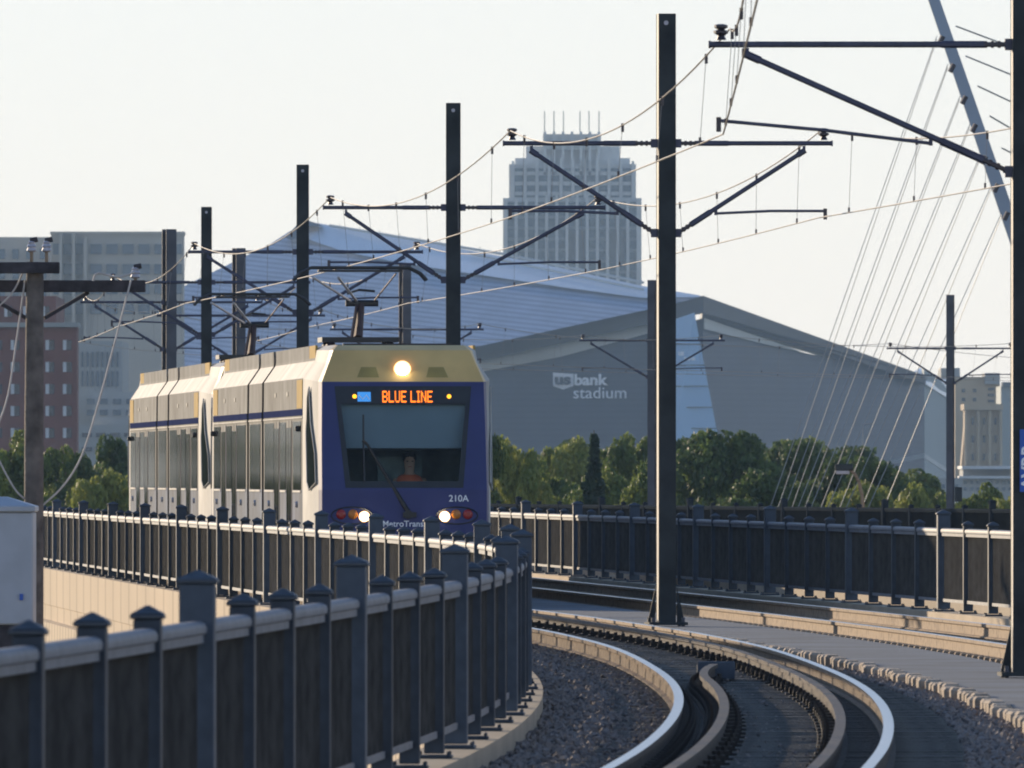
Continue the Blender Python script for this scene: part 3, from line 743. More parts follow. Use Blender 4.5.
    for dx in(-.06,.02): mb.tube([(.02+dx,yp+.9,4.19),(-.52+dx*4.5+.12,yp-.35,4.52)],.02,M['panto_l'],6)
    mb.tube([(.28,yp+.9,4.2),(.52,yp-.3,4.58)],.012,M['panto'],6); mb.tube([(-.1,yp+.9,4.31),(.05,yp+.7,4.36),(.28,yp+.7,4.34)],.018,M['lrv_dark'],6); mb.build('upper_arm',root)
    mb=MB()
    for dy in(-.5,-.2):
        mb.tube([(-.95,yp+dy,4.48),(-.86,yp+dy,4.58),(-.70,yp+dy,4.66),(.70,yp+dy,4.66),(.86,yp+dy,4.58),(.95,yp+dy,4.48)],.022,M['lrv_dark'],6)
    mb.box(-.6,.6,yp-.5,yp-.2,4.60,4.63,M['lrv_dark'])
    for x in(-.55,.55): mb.tube([(x,yp-.5,4.62),(x,yp-.2,4.62)],.018,M['lrv_dark'],6)
    mb.build('pan_head',root)
    return root
u1=make_unit()
HD=math.atan(.0725)
u1.location=(-1.457,187.0,.0); u1.rotation_euler=(0,0,HD)
tag(u1,'blue and yellow front train car with lit headlights and an orange destination sign','train','light rail cars coupled together')
u2=copy_tree(u1); u2.location=(-1.457-28.7*math.sin(HD),187+28.7*math.cos(HD),0)
tag(u2,'silver and yellow rear train car coupled behind the leading car','train','light rail cars coupled together')

# ------------------------------------------------------------------ driver
def person(loc,rz):
    root=empty('person',loc,rz,'driver in an orange and lime safety vest seated behind the windshield','person')
    verts=[];edges=[];rad=[]
    def V_(p,r): verts.append(p); rad.append(r); return len(verts)-1
    pel=V_((0,0,0),.15); ch=V_((0,-.02,.22),.15); up=V_((0,-.03,.40),.15); nk=V_((0,-.04,.52),.055); hb=V_((0,-.06,.60),.075); ht=V_((0,-.06,.72),.09); tp=V_((0,-.05,.79),.06)
    edges+=[(pel,ch),(ch,up),(up,nk),(nk,hb),(hb,ht),(ht,tp)]
    for s in(-1,1):
        sh=V_((s*.18,-.02,.41),.065); el=V_((s*.27,-.14,.16),.045); wr=V_((s*.20,-.38,.14),.03); pm=V_((s*.17,-.45,.14),.035)
        edges+=[(up,sh),(sh,el),(el,wr),(wr,pm)]
        for j,(dx,l) in enumerate(((-.03,.06),(-.01,.075),(.01,.07),(.03,.055))):
            f1=V_((s*.17+dx,-.45-l*.6,.145),.010); f2=V_((s*.17+dx,-.45-l,.115),.009); edges+=[(pm,f1),(f1,f2)]
        t1=V_((s*.17-s*.05,-.45,.12),.011); edges.append((pm,t1))
        kn=V_((s*.14,-.45,-.02),.075); an=V_((s*.14,-.48,-.20),.05); edges+=[(pel,kn),(kn,an)]
    me=bpy.data.meshes.new('body'); me.from_pydata(verts,edges,[]); me.materials.append(M['skin'])
    o=bpy.data.objects.new('body',me); COL.objects.link(o); o.parent=root
    md=o.modifiers.new('skin','SKIN'); o.modifiers.new('sub','SUBSURF').levels=2
    sv=me.skin_vertices[0].data
    for i,r in enumerate(rad): sv[i].radius=(r,r)
    sv[0].use_root=True
    o.modifiers['sub'].render_levels=2
    mb=MB(); mb.lathe((0,-.02,.02),[(.19,0),(.19,.25),(.21,.37),(.15,.46),(.09,.49)],M['vest'],n=16)
    mb.box(-.05,.05,-.235,-.20,.02,.38,M['vesty']); v=mb.build('safety_vest',root,smooth=60); v.scale=(1.05,.95,1)
    mb=MB(); mb.lathe((0,-.03,.66),[(.075,.02),(.098,.06),(.09,.13),(.04,.160)],M['hair'],n=14); mb.build('hair',root,smooth=60)
    mb=MB()
    for s in(-1,1): mb.box(s*.035-.014,s*.035+.014,-.158,-.148,.685,.697,M['hair'])
    mb.box(-.012,.012,-.175,-.145,.64,.68,M['skin']); mb.box(-.025,.025,-.152,-.146,.612,.620,M['red']); mb.build('face',root)
    return root
person((-1.40,187.95,1.20),HD)

# ------------------------------------------------------------------ foreground utility pole, cabinet
D1=184.
up=empty('utility_pole',at(33,HZ+CH*75,D1),0,'weathered wooden utility pole with two dark crossarms at the left edge','utility pole')
up.location=(at(33,476,D1).x,D1,-6)
def L(px,py,dy=0): p=at(px,py,D1); return (p.x-up.location.x,dy,p.z+6)
mb=MB(); mb.tube([L(33,1000),L(34,420),L(35,262)],.140,M['wood'],14,r2=.115); mb.build('shaft',up,smooth=40)
for (xa,xb,py,h,yo) in((-60,60,268,.075,-.19),(-60,145,286,.080,.19)):
    a=L(xa,py);b=L(xb,py); mb=MB(); mb.box(a[0],b[0],yo-.06,yo+.06,a[2]-h,a[2]+h,M['wood_dark']); mb.build('crossarm',up,bevel=.01)
for a,b in(((44,318),(88,292)),((26,318),(-20,292))):
    mb=MB(); mb.tube([L(*a,.16),L(*b,.27)],.035,M['wood_dark'],4); mb.build('brace',up)
for px,py in((32,259),(47,259),(135,285)):
    yo=-.19 if py<270 else .19
    p=L(px,py); mb=MB(); mb.tube([(p[0],yo,p[2]-.05),(p[0],yo,p[2]+.10)],.025,M['rust'],6)
    mb.lathe((p[0],yo,p[2]+.09),[(.04,0),(.068,.02),(.05,.06),(.068,.075),(.04,.11),(.05,.13),(.025,.155)],M['porcelain'],n=10)
    mb.tube([(p[0]-.02,yo,p[2]+.24),(p[0]+.08,yo,p[2]+.26)],.035,M['wood_dark'],6); mb.build('insulator',up,smooth=50)
for px in (55,47):
    mb=MB(); mb.tube([L(px-7,470,-.1),L(px-5,620,-.1)],.02,M['rust'],5)
mb=MB()
for k in range(5):
    p=L(33,500+0); 
mb.tube([L(27,520,-.2),L(27,610,-.2)],.02,M['insul'],5); mb.build('conduit',up)
def cabl(label,pts,r=.013):
    mb=MB(); mb.tube([Vector(at(px,py,dd)) for px,py,dd in pts],r,M['rope'],6); return tag(mb.build('service_wire'),label,'wire')
def sm(pts,n=6):
    """Catmull-Rom through the points"""
    out=[]; P_=[pts[0]]+pts+[pts[-1]]
    for i in range(1,len(P_)-2):
        for k in range(n):
            t=k/n; out.append(tuple(.5*((2*b)+(-a+c)*t+(2*a-5*b+4*c-d)*t*t+(-a+3*b-3*c+d)*t**3) for a,b,c,d in zip(P_[i-1],P_[i],P_[i+1],P_[i+2])))
    out.append(pts[-1]); return out
cabl('pale slack wire looping from the crossarm insulator down to the wooden pole',sm([(131,280,184),(116,338,184),(98,405,184),(82,455,184),(64,485,184),(43,505,184)]))
cabl('pale wire hanging from the left side of the crossarm to the left edge',sm([(25,280,184),(18,330,184),(8,395,184),(-4,430,184)]))
cabl('pale wire sloping up to the left from the wooden pole foot',sm([(34,505,184),(18,493,184),(6,474,184),(-6,450,184)]))
cabl('thin pale wire crossing behind the crossarm to the upper left',sm([(24,270,184),(14,290,184),(0,305,184),(-20,318,184)]),.012)
cabl('short pale jumper wire from the right crossarm insulator',sm([(135,272,184),(118,277,184),(98,273,184),(93,281,184)]),.014)
# cabinet
cx=at(0,0,172).x
cab_=empty('equipment_cabinet',(at(-2,476,172).x,172,-6),0,'large pale blue-grey cabinet with rounded lid beside the wooden pole at the left edge','cabinet')
zt=at(0,512,172).z+6; zb=at(0,625,172).z+6; hw=35*172/F
mb=MB(); mb.box(-hw*1.6,hw,-.0,1.2,zb,zt,M['box']); mb.build('housing',cab_,bevel=.02)
mb=MB(); mb.box(-hw*1.6-.04,hw+.03,-.04,1.24,zt,zt+.08,M['box']); mb.add([(-hw*1.6,0,zt+.08),(hw,0,zt+.08),(hw,1.2,zt+.08),(-hw*1.6,1.2,zt+.08),(-hw*1.3,.3,zt+.19),(hw*.2,.3,zt+.19),(hw*.2,.9,zt+.19),(-hw*1.3,.9,zt+.19)],[(0,1,5,4),(1,2,6,5),(2,3,7,6),(3,0,4,7),(4,5,6,7)],M['box']); mb.build('lid',cab_,bevel=.015)
mb=MB(); mb.box(-hw*1.6+.02,hw-.02,.03,1.17,0,zb-.01,M['wood_dark']); mb.build('plinth',cab_)
mb=MB(); mb.box(hw*.62,hw*.72,-.03,-.0,zt-1.10,zt-1.02,M['signblue']); mb.build('label_plate',cab_)
mb=MB(); mb.box(-hw*.2,-hw*.17,-.012,0,zb+.1,zt-.1,M['pole']); mb.build('door_seam',cab_)

# ------------------------------------------------------------------ trees
def crown_mesh(name,clumps,nl,size,m,seed):
    r=np.random.default_rng(seed); C=np.array([c[:3] for c in clumps]); R=np.array([c[3] for c in clumps])
    w=R**2/np.sum(R**2); idx=r.choice(len(C),nl,p=w)
    u=r.normal(size=(nl,3)); u/=np.linalg.norm(u,axis=1)[:,None]
    rad=R[idx]*(1-.35*r.random(nl)**2)*(1+.12*np.sin(u[:,0]*9+idx)*np.cos(u[:,2]*8))
    p=C[idx]+u*rad[:,None]*np.array([1,1,.85])
    nrm=u*.8+r.normal(size=(nl,3))*.6; nrm/=np.linalg.norm(nrm,axis=1)[:,None]
    a=np.cross(nrm,r.normal(size=(nl,3))); a/=np.linalg.norm(a,axis=1)[:,None]; b=np.cross(nrm,a)
    s=(size*(.6+.8*r.random(nl)))[:,None]
    V=np.stack([p-a*s,p-b*s*.6,p+a*s,p+b*s*.6],1).reshape(-1,3)
    me=bpy.data.meshes.new(name); n=nl
    me.vertices.add(4*n); me.vertices.foreach_set('co',V.ravel())
    me.loops.add(4*n); me.loops.foreach_set('vertex_index',np.arange(4*n))
    me.polygons.add(n); me.polygons.foreach_set('loop_start',np.arange(0,4*n,4)); me.polygons.foreach_set('loop_total',np.full(n,4))
    me.materials.append(m); me.update(); return me
def broad(seed,m,nl=30000,h=10,w=5.2,size=.15,nc=70):
    random.seed(seed); cl=[]
    for k in range(nc):
        a=random.random()*6.28; q=random.random(); z=h*(.16+.72*q); rr=w*math.sqrt(max(.02,1-((q-.30)/.72)**2))*math.sqrt(random.random())*.85
        cl.append((rr*math.cos(a),rr*math.sin(a),z,random.uniform(.13,.27)*w*(1.15-.5*q)))
    crown=crown_mesh('crown',cl,nl,size,m,seed); top=max(v.co.z for v in crown.vertices)
    mb=MB(); mb.tube([(0,0,0),(.1,0,h*.3),(0,.1,h*.6)],.28,M['bark'],8,r2=.10)
    for k in range(7):
        c=random.choice(cl); mb.tube([(.05,0,h*(.2+.05*k)),(c[0]*.5,c[1]*.5,lerp(h*.3,c[2],.6)),(c[0],c[1],c[2])],.09,M['bark'],5,r2=.03)
    return crown,mb.mesh('trunk'),top*.985
def conifer(seed,h=12,w=2.9):
    random.seed(seed); cl=[]
    for k in range(170):
        q=((k+.5)/170)**.8; a=k*2.4; rr=w*(1-q)*random.uniform(.25,.95)+.05; cl.append((rr*math.cos(a)*.8,rr*math.sin(a)*.8,h*(.1+.88*q)-rr*.35,.10*w*random.uniform(.6,1.3)*(1.25-q)+.06))
    mb=MB(); mb.tube([(0,0,0),(0,0,h)],.2,M['bark'],8,r2=.03)
    return crown_mesh('crown',cl,20000,.13,M['leaf_con'],seed),mb.mesh('trunk'),h
PROT={'a':broad(1,M['leaf']),'b':broad(2,M['leaf_dk']),'c':broad(3,M['leaf_lt'],28000),'d':broad(4,M['leaf'],28000,10,4.6),'e':broad(5,M['leaf_dk'],34000,10,6.2,.16,90),'k':conifer(9)}
def tree(kind,px,top,d,wpx,label,group=None,name='broadleaf_tree'):
    cr,tr,h=PROT[kind]; p=at(px,top,d); H=p.z+6; s=H/h
    wid={'a':10.4,'b':10.4,'c':10.4,'d':9.2,'e':12.4,'k':5.2}[kind]; sx=((max(wpx*1.45,118) if kind!='k' else wpx*1.15)*d/F)/wid
    root=empty(name,(p.x,d,-6),random.random()*6,label,'tree',group)
    root.scale=(sx,sx,s)
    o=bpy.data.objects.new('crown',cr); COL.objects.link(o); o.parent=root
    o=bpy.data.objects.new('trunk',tr); COL.objects.link(o); o.parent=root
T=[('a',12,432,560,110,'green tree at the left edge behind the cabinet and wooden pole'),
 ('d',66,446,600,80,'mid green tree between the wooden pole and the pale stepped building'),
 ('b',118,436,620,70,'dark green tree just left of the rear end of the train'),
 ('c',100,470,520,60,'low yellow-green tree peeking above the left fence'),
 ('b',45,455,640,90,'dark tree filling the gap behind the left pair of trees'),
 ('b',470,418,470,60,'tall tree hugging the right side of the train front'),
 ('c',514,438,520,80,'bright green tree right of the train below the stadium lettering'),
 ('a',548,462,560,90,'low green tree under the left end of the stadium name'),
 ('c',566,438,640,60,'pale green tree left of the dark conifer'),
 ('d',632,434,600,90,'green tree between the conifer and the tall walkway pole'),
 ('a',600,470,540,100,'low green bushy tree in front of the conifer'),
 ('c',520,470,545,70,'low bright bushy tree over the farthest fence beside the train'),
 ('e',735,430,560,150,'broad dark green tree to the right of the tall walkway pole'),
 ('e',690,440,590,110,'dark green tree directly behind the tall walkway pole'),
 ('b',795,440,600,110,'dark tree behind the lower ends of the stay cables'),
 ('a',655,462,530,80,'low green tree at the foot of the two overlapping poles'),
 ('e',835,456,570,100,'rounded dark tree left of the street lamp'),
 ('b',880,460,560,110,'rounded tree right of the street lamp'),
 ('c',862,482,520,90,'low yellow-green tree behind the street lamp pole'),
 ('c',925,484,540,80,'small light green tree left of the distant pole with the box'),
 ('a',980,484,560,80,'light green tree below the grain elevator'),
 ('c',1015,490,530,70,'small light tree at the right edge behind the nearest pole'),
 ('b',760,470,510,120,'low dark shrubby tree over the fence at the stay cables')]
for k,px,top,d,w,lab in T: tree(k,px,top,d,w,lab,'trees beyond the bridge fences')
tree('k',594,430,515,84,'dark pointed conifer below the stadium name','trees beyond the bridge fences','conifer_tree')
tree('d',716,505-18,1200,14,'tiny distant tree','trees beyond the bridge fences') if False else None
for i in range(13):
    tree('ebaed'[i%5],498+i*34+(i%3)*7,[446,452,441,449,444,438,440,436,440,438,446,462,470][i],700+(i%4)*25,120,'dark tree in the back row below the stadium, mostly hidden by nearer trees','back row of trees below the stadium')
for i in range(22):  # out-of-view trees added for the train's side glass to reflect
    tree('abdeb'[i%5],-80-75*i,392+(i%3)*14,450+(i%2)*40,150,'unseen leafy tree outside the left edge, reflected in the train windows','trees left of the bridge')

# ------------------------------------------------------------------ street lamp, far lamp
lp=empty('street_lamp',(at(862,476,450).x,450,-6),0,'cobra-head street lamp on a curved brown pole in front of the stay cable trees','street lamp')
def LL(px,py): p=at(px,py,450); return (p.x-lp.location.x,0,p.z+6)
mb=MB(); mb.tube([LL(863,640)]+[LL(*q) for q in((863,508),(862,495),(859,482),(855,474),(849,469))],.07,M['rust'],8,r2=.05); mb.build('lamp_pole',lp)
mb=MB(); a=LL(835,470);b=LL(853,466); mb.box(a[0],b[0],-.16,.16,a[2]-.02,b[2]+.06,M['pole']); hd=mb.build('lamp_head',lp,bevel=.03)
mb=MB(); mb.box(a[0]+.03,b[0]-.12,-.13,.13,a[2]-.14,a[2]-.02,M['porcelain']); mb.build('lamp_lens',hd,bevel=.02)
for px,ty,lab in((863,424,'thin pale light pole against the dark stadium wall'),(564,105+140,'x')):
    if lab=='x': continue
    mb=MB(); x=at(px,476,900).x; z=at(px,ty,900).z; mb.tube([(x,900,-6),(x,900,z)],.06,M['cable'],6); mb.tube([(x,900,z),(x+.6,900,z+.05)],.05,M['cable'],6); tag(mb.build('light_pole'),lab,'light pole')

# ------------------------------------------------------------------ cable-stayed bridge mast and cables
DM=480.
def AM(px,py): return at(px,py,DM)
mast=empty('bridge_mast',(0,0,0),0,'leaning pale blue-grey mast of the cable-stayed bridge at upper right','bridge mast')
mb=MB(); mb.tube([at(1128,560,DM),at(1010,222,DM),at(932,-6,DM),at(905,-80,DM)],.40,M['mast'],4,r2=.20); mb.build('mast_shaft',mast)
att=[(941,36),(952,64),(964,96),(974,124),(984,156),(996,184),(1006,212)]
for (x,y) in att:
    mb=MB(); mb.tube([at(x+2,y,DM-1),at(x-2,y+8,DM-1)],.09,M['insul'],6); mb.build('anchor',mast)
cables=[(0,(771,505)),(0,(779,505)),(1,(786,505)),(1,(793,505)),(2,(799,505)),(2,(806,505)),(3,(812,505)),(3,(822,505)),(4,(829,505)),(4,(841,505)),(5,(846,508)),(5,(862,508)),(6,(868,508)),(6,(884,508))]
cab_lab=['outermost','second','third','fourth','fifth','sixth','innermost']
ct=empty('stay_cables',(0,0,0),0,'fan of thin white stay cables running from the leaning mast down to the trees','stay cables')
for i,(k,(bx_,by_)) in enumerate(cables):
    a=att[k]; p=at(a[0]-4,a[1]+(3 if i%2 else 0),DM-.5); q=at(bx_,by_,DM-2+ (i%2)*4); r=q+(q-p)*.06
    mb=MB(); mb.tube([p,r],.014,M['cable'],5); mb.build('stay_cable',ct)
bs=[((956,26),(1004,44)),((966,56),(1010,74)),((978,86),(1012,102)),((990,116),(1014,130)),((1002,148),(1018,156))]
for a,b in bs:
    p=at(*a,DM-.5); q=at(b[0]+(b[0]-a[0])*3,b[1]+(b[1]-a[1])*3,DM+6); mb=MB(); mb.tube([p,q],.03,M['cable'],5); mb.build('back_stay',ct)

# ------------------------------------------------------------------ buildings
B={}
B['beige']=mat('beige office wall',(.50,.43,.34),.8,0,.05,.1)
B['brick']=mat('red brick far',(.21,.085,.065),.85,0,.1,.2)
B['pale']=mat('pale stone',(.36,.36,.34),.8,0,.06,.1)
B['glassd']=mat('far window glass',(.05,.06,.075),.15,0,.2,.3)
B['glassm']=mat('far curtain glass',(.09,.12,.15),.2,0,.15,.2)
B['white']=mat('white frame',(.6,.6,.6),.6,0,.05,.3)
B['tower']=mat('tower stone',(.72,.68,.61),.7,0,.05,.05)
B['grain']=mat('tan concrete',(.48,.37,.24),.85,0,.06,.1)
B['greygreen']=mat('pale green grey cladding',(.30,.34,.33),.7,0,.04,.02)
def blk(root,name,px0,px1,py0,py1,d,depth,m,ptop=0):
    a=at(px0,py0,d);b=at(px1,py1,d); mb=MB(); mb.box(a.x,b.x,d,d+depth,max(b.z,-6) if py1<700 else -6,a.z,m); return mb.build(name,root)
def wins_(root,px0,px1,py0,py1,nc,nr,wf,hf,d,m=None,name='window',frame=None,prot=.25,limit=100):
    m=m or B['glassd']; w=(px1-px0)/nc; h=(py1-py0)/nr; s=d/F
    mb=MB(); mb.box(-w*wf*s/2,w*wf*s/2,-prot,.02,-h*hf*s/2,h*hf*s/2,m)
    if frame: mb.box(-w*wf*s/2,-w*wf*s/2+w*wf*s*.4,-prot-.06,-prot,-h*hf*s/2,h*hf*s/2,frame)
    me=mb.mesh(name); n=0
    for i in range(nc):
        for j in range(nr):
            n+=1
            if n>limit: break
            p=at(px0+(i+.5)*w,py0+(j+.5)*h,d); o=bpy.data.objects.new(name,me); COL.objects.link(o); o.parent=root; o.location=(p.x,d,p.z)
def bld(name,label,cat='building'): return empty(name,(0,0,0),0,label,cat)
# beige office block, upper left
r=bld('office_building','beige office block with projecting piers and wide windows at upper left')
blk(r,'wall',51,183,233,900,3200,14,B['beige']); blk(r,'parapet',50,184,231.5,234.5,3199.5,15,B['beige'])
for x in(60.5,73.5,85): blk(r,'pier',x-1.6,x+1.6,232+ (5 if x==85 else 0),900,3195,4.5,B['beige'])
wins_(r,88,184,239,319,6,4,.72,.5,3200,B['glassm'],prot=.5); wins_(r,62.5,84,239,319,2,4,.8,.55,3200,B['glassm'],prot=.5); wins_(r,52,60,239,319,1,4,.7,.55,3200,B['glassm'],prot=.5)
r=bld('office_building','lower beige wing of the office block behind the wooden pole, cut by the left edge')
blk(r,'wall',-60,50.5,237,900,3230,40,B['beige']); wins_(r,-60,50,244,324,8,4,.45,.5,3230,B['glassm'],prot=.5)
# brick apartments
r=bld('apartment_building','red brick apartment block with rows of pale windows behind the wooden pole')
blk(r,'wall',-60,77,327,900,1500,6,B['brick']); blk(r,'roof',-61,78,322.5,327,1499,8,B['pale'])
wins_(r,-11,76,334,444,5,5,.5,.45,1500,B['glassd'],frame=B['white'],prot=.12)
r=bld('apartment_building','taller dark brick block stepping up behind the brick apartments at the left edge')
blk(r,'wall',-60,56,296,900,1560,30,B['brick']); wins_(r,-20,55,301,322,4,1,.4,.5,1560,B['glassd'],frame=B['white'],prot=.12)
# pale stepped building
r=bld('stone_building','pale stone building with tall narrow windows between the brick block and the train')
blk(r,'wall',76,122,341,900,2300,40,B['pale']); blk(r,'lower_wing',92,150,392,900,2280,18,B['pale']); blk(r,'lower_wing',60,150,425,900,2262,16,B['pale'])
wins_(r,80,120,350,388,8,2,.4,.8,2300,B['glassm'],prot=.3); wins_(r,84,150,396,418,5,2,.6,.5,2280,B['glassm'],prot=.3); wins_(r,80,150,428,456,5,2,.7,.3,2262,B['glassd'],prot=.3)
# --- stadium
st=bld('stadium','huge dark metal stadium with a pale sloping roof, glass prow and white lettering','stadium')
SD=striped('stadium dark cladding',(.062,.082,.125),(.052,.070,.108),'Z',.22,.5,.25,width=.3)
SDB=mat('stadium fascia',(.045,.052,.064),.5,.2,.05,.02)
SR=striped('standing seam roof',(.45,.52,.64),(.29,.35,.46),'Z',.27,.6,.0,width=.40,rot=(0,math.radians(-7),0))
SRL=mat('translucent roof panels',(.78,.80,.84),.35,0,.04,.02)
SL=mat('bright soffit strip',(.52,.53,.50),.45,.1,.08,.05)
SG=mat('prow glass',(.36,.55,.76),.35,0,.05,.03)
# depth along the two wings: nearest at prow
def dp(px): return 3300+ (703-px)*.10 if px<703 else 3300+(px-703)*.5
def A(px,py,o=0,dd=0): return at(px,py,dp(px)+dd)*1.0 + Vector((0,o,0))
def poly(name,pts,m,parent=st,thick=3):
    mb=MB(); mb.prism(pts,m,(0,thick,0)); return mb.build(name,parent)
BOT=560
# left wing wall (below the strip) and right wing wall
poly('wall',[A(112,386),A(480,366),A(640,333),A(690,322),A(703,318),A(703,BOT),A(112,BOT)],SD,thick=20)
poly('wall',[A(703,318),A(800,352),A(912,374),A(924.5,381),A(924.5,BOT),A(703,BOT)],SD,thick=20)
# bright strip
poly('soffit_strip',[A(112,378,-2),A(480,360,-2),A(560,344,-2),A(650,324,-2),A(650,333,-2),A(560,357,-2),A(480,372,-2),A(112,389,-2)],SL,thick=1.9)
poly('soffit_strip',[A(704,318,-2),A(806,353,-2),A(760,343,-2),A(704,329,-2)],SL,thick=1.9)
# fascia
poly('fascia',[A(112,375,-6),A(480,345,-6),A(650,308,-6),A(703,296,-6),A(703,313,-6),A(650,324,-6),A(480,361,-6),A(112,380,-6)],SDB,thick=16)
poly('fascia',[A(703,296,-6),A(925,376,-6),A(925,384,-6),A(803,344,-6),A(703,313,-6)],SDB,thick=16)
# glass prow
mb=MB(); mb.prism([A(655,326,-9),A(694,313,-9),A(718,440,-9),A(727,BOT,-9),A(655,BOT,-9)],SG,(0,6,0)); pr=mb.build('glass_prow',st)
for y in(344,365,386,407,428,449):
    mb=MB(); x1=694+(y-313)*.19+ .5; mb.prism([A(655,y,-10.6),A(x1,y,-10.6),A(x1,y+1.2,-10.6),A(655,y+1.2,-10.6)],B['glassm'],(0,.3,0)); mb.build('mullion',pr)
# roof: ridge far behind
_p0=A(703,296,-5); _p1=A(112,377,-5); _p2=at(304,232,3300+399*.10+75); _n=(_p1-_p0).cross(_p2-_p0).normalized(); _cam=Vector((0,0,CH))
def RB(px,py):   # point of the roof plane seen along this direction
    v=at(px,py,1000)-_cam; return _cam+v*(_n.dot(_p0-_cam)/_n.dot(v))
mb=MB()
ridge=[(56,338),(100,318),(180,288),(270,244),(290,231),(304,232),(400,250),(500,268),(640,293),(703,297)]
eave=[(56,392),(112,377),(180,372),(270,364),(290,362),(304,361),(400,352),(480,346),(650,309),(703,297)]
vs=[RB(*q) for q in ridge]+[RB(*q) for q in eave]; n=len(ridge)
mb.add(vs,[(i,i+1,n+i+1,n+i) for i in range(n-2)]+[(n-2,n-1,2*n-1,2*n-2)],SR); mb.build('roof',st)
mb=MB()
r1_=[(296,226),(310,222),(345,228),(400,238),(500,256),(560,268),(642,286),(700,295.5)]
r2_=[(296,236),(310,240),(345,252),(400,263),(500,278),(560,287),(642,298),(700,297)]
vs=[RB(*q)+Vector((0,-3,0)) for q in r1_]+[RB(*q)+Vector((0,-3,0)) for q in r2_]; n=len(r1_)
mb.add(vs,[(i,i+1,n+i+1,n+i) for i in range(n-1)],SRL); mb.build('clear_roof_band',st)
poly('ridge_edge',[RB(286,238)+Vector((0,-8,0)),RB(303,219)+Vector((0,-8,0)),RB(323,226)+Vector((0,-8,0)),RB(309,227)+Vector((0,-8,0)),RB(292,241)+Vector((0,-8,0))],SDB,thick=4)
mb=MB(); mb.tube([RB(330,226)+Vector((0,-6,0)),RB(500,254)+Vector((0,-6,0)),RB(643,283)+Vector((0,-6,0))],.35,SL,5); mb.tube([RB(470,254)+Vector((0,-6,0)),RB(643,290)+Vector((0,-6,0))],.3,SL,5); mb.build('ridge_rail',st)
for k in range(16):
    x=340+k*20; y=np.interp(x,[330,500,643],[226,254,283]); p=RB(x,y)
    mb=MB(); mb.tube([p+Vector((0,-6,0)),p+Vector((0,-6,.9))],.1,SL,4); mb.build('railing_post',st)
# back edge of the right slope so the body closes
poly('roof_edge',[A(703,297,15),A(925,377,15),A(925,384,15),A(703,318,15)],SDB,thick=40)
# letters
LX=3*0
def stext(s,px0,py_base,hpx,wpx,bold):
    o=text(s,1,M['decal'],'lettering',st,(0,0,0),(math.pi/2,0,0),.1,bold)
    me=o.data; xs=[v.co.x for v in me.vertices]; ys=[v.co.y for v in me.vertices]
    p=A(px0,py_base,-1.5); s_=dp(px0)/F
    o.scale=(wpx*s_/(max(xs)-min(xs)),hpx*s_/(max(ys)-min(ys)),1); o.location=(p.x-min(xs)*o.scale[0],p.y,p.z-min(ys)*o.scale[1])
    dz=dp(px0)-dp(px0+wpx); o.rotation_euler=(math.pi/2,0,-math.atan2(dz,wpx*s_)*1.0)
    return o
stext('bank',574.5,385.5,11.5,36,.03); stext('stadium',573.5,398.5,11.5,57,.0)
mb=MB(); mb.prism([A(553,372.5,-1.6),A(573.5,374,-1.6),A(573.5,386,-1.6),A(563,389.5,-1.6),A(553,386,-1.6)],M['decal'],(0,1.2,0)); sh=mb.build('emblem_shield',st)
o=text('us',1,SD,'lettering',sh,(0,0,0),(math.pi/2,0,0),.1,.035); me=o.data; xs=[v.co.x for v in me.vertices]; ys=[v.co.y for v in me.vertices]
s_=dp(555)/F; p=A(554.8,384.8,-2.3); o.scale=(17*s_/(max(xs)-min(xs)),8*s_/(max(ys)-min(ys)),1); o.location=(p.x-min(xs)*o.scale[0],p.y,p.z-min(ys)*o.scale[1])
o.rotation_euler=(math.pi/2,0,-math.atan2(dp(553)-dp(570),17*s_))
o=stext('bank',684,361,4,12,.03); o.location.y-=9
o=stext('us',678,356,4,6,.03); o.location.y-=9
# low light roofline in front on the right
poly('canopy',[at(888,461,3350),at(924.5,453.5,3340),at(964,479,3360),at(964,484,3360),at(924.5,458,3340),at(888,465,3350)],SL,thick=8)
# side wall receding
mb=MB(); mb.prism([at(924,368,3560),at(940,380,3610),at(963,408,3700),at(970,BOT,3700),at(924,BOT,3560)],B['greygreen'],(0,20,0)); mb.build('side_wall',st)
poly('side_roof',[at(912,373,3555),at(920,368,3600),at(948,380,3660),at(963,408,3690),at(924,383,3550)],SRL,thick=5)
# --- art deco tower behind the stadium
tw=bld('skyscraper','stepped pale stone skyscraper with rooftop antennas rising behind the stadium','skyscraper')
DT=4700
blk(tw,'tower_body',503,641.5,198,900,DT,45,B['tower']); blk(tw,'tower_body',509,636,164,200,DT+3,38,B['tower']); blk(tw,'tower_body',526,620,146,170,DT+7,32,B['tower']); blk(tw,'tower_body',543,601,134,150,DT+4,25,B['tower']);blk(tw,'tower_body',515,630,158,170,DT+5,34,B['tower'])
for i in range(14):
    x=506+i*(132/13.); top=195+ (0 if 2<i<11 else 3)
    blk(tw,'pier',x-1.3,x+1.3,top,900,DT-3.1,3.0,B['tower'])
for i in range(11):
    x=513+i*12.; blk(tw,'pier',x-1.2,x+1.2,161-(3 if 1<i<9 else 0),200,DT+.2,2.7,B['tower'])
for i in range(7):
    x=545+i*9.; blk(tw,'pier',x-1.3,x+1.3,131.5,175,DT+2,1.9,B['tower'])
for i in range(13):
    x=506+i*(132/13.)+1.8; w=132/13.-3.6
    mb=MB(); mb.box(at(x,0,DT).x,at(x+w,0,DT).x,DT-.7,DT-.1,at(0,300,DT).z,at(0,202,DT).z,B['glassm'])
    for k in range(9): z=at(0,205+k*11,DT).z; mb.box(at(x,0,DT).x,at(x+w,0,DT).x,DT-.95,DT-.7,z-.9,z+.1,B['pale'])
    mb.build('window',tw)
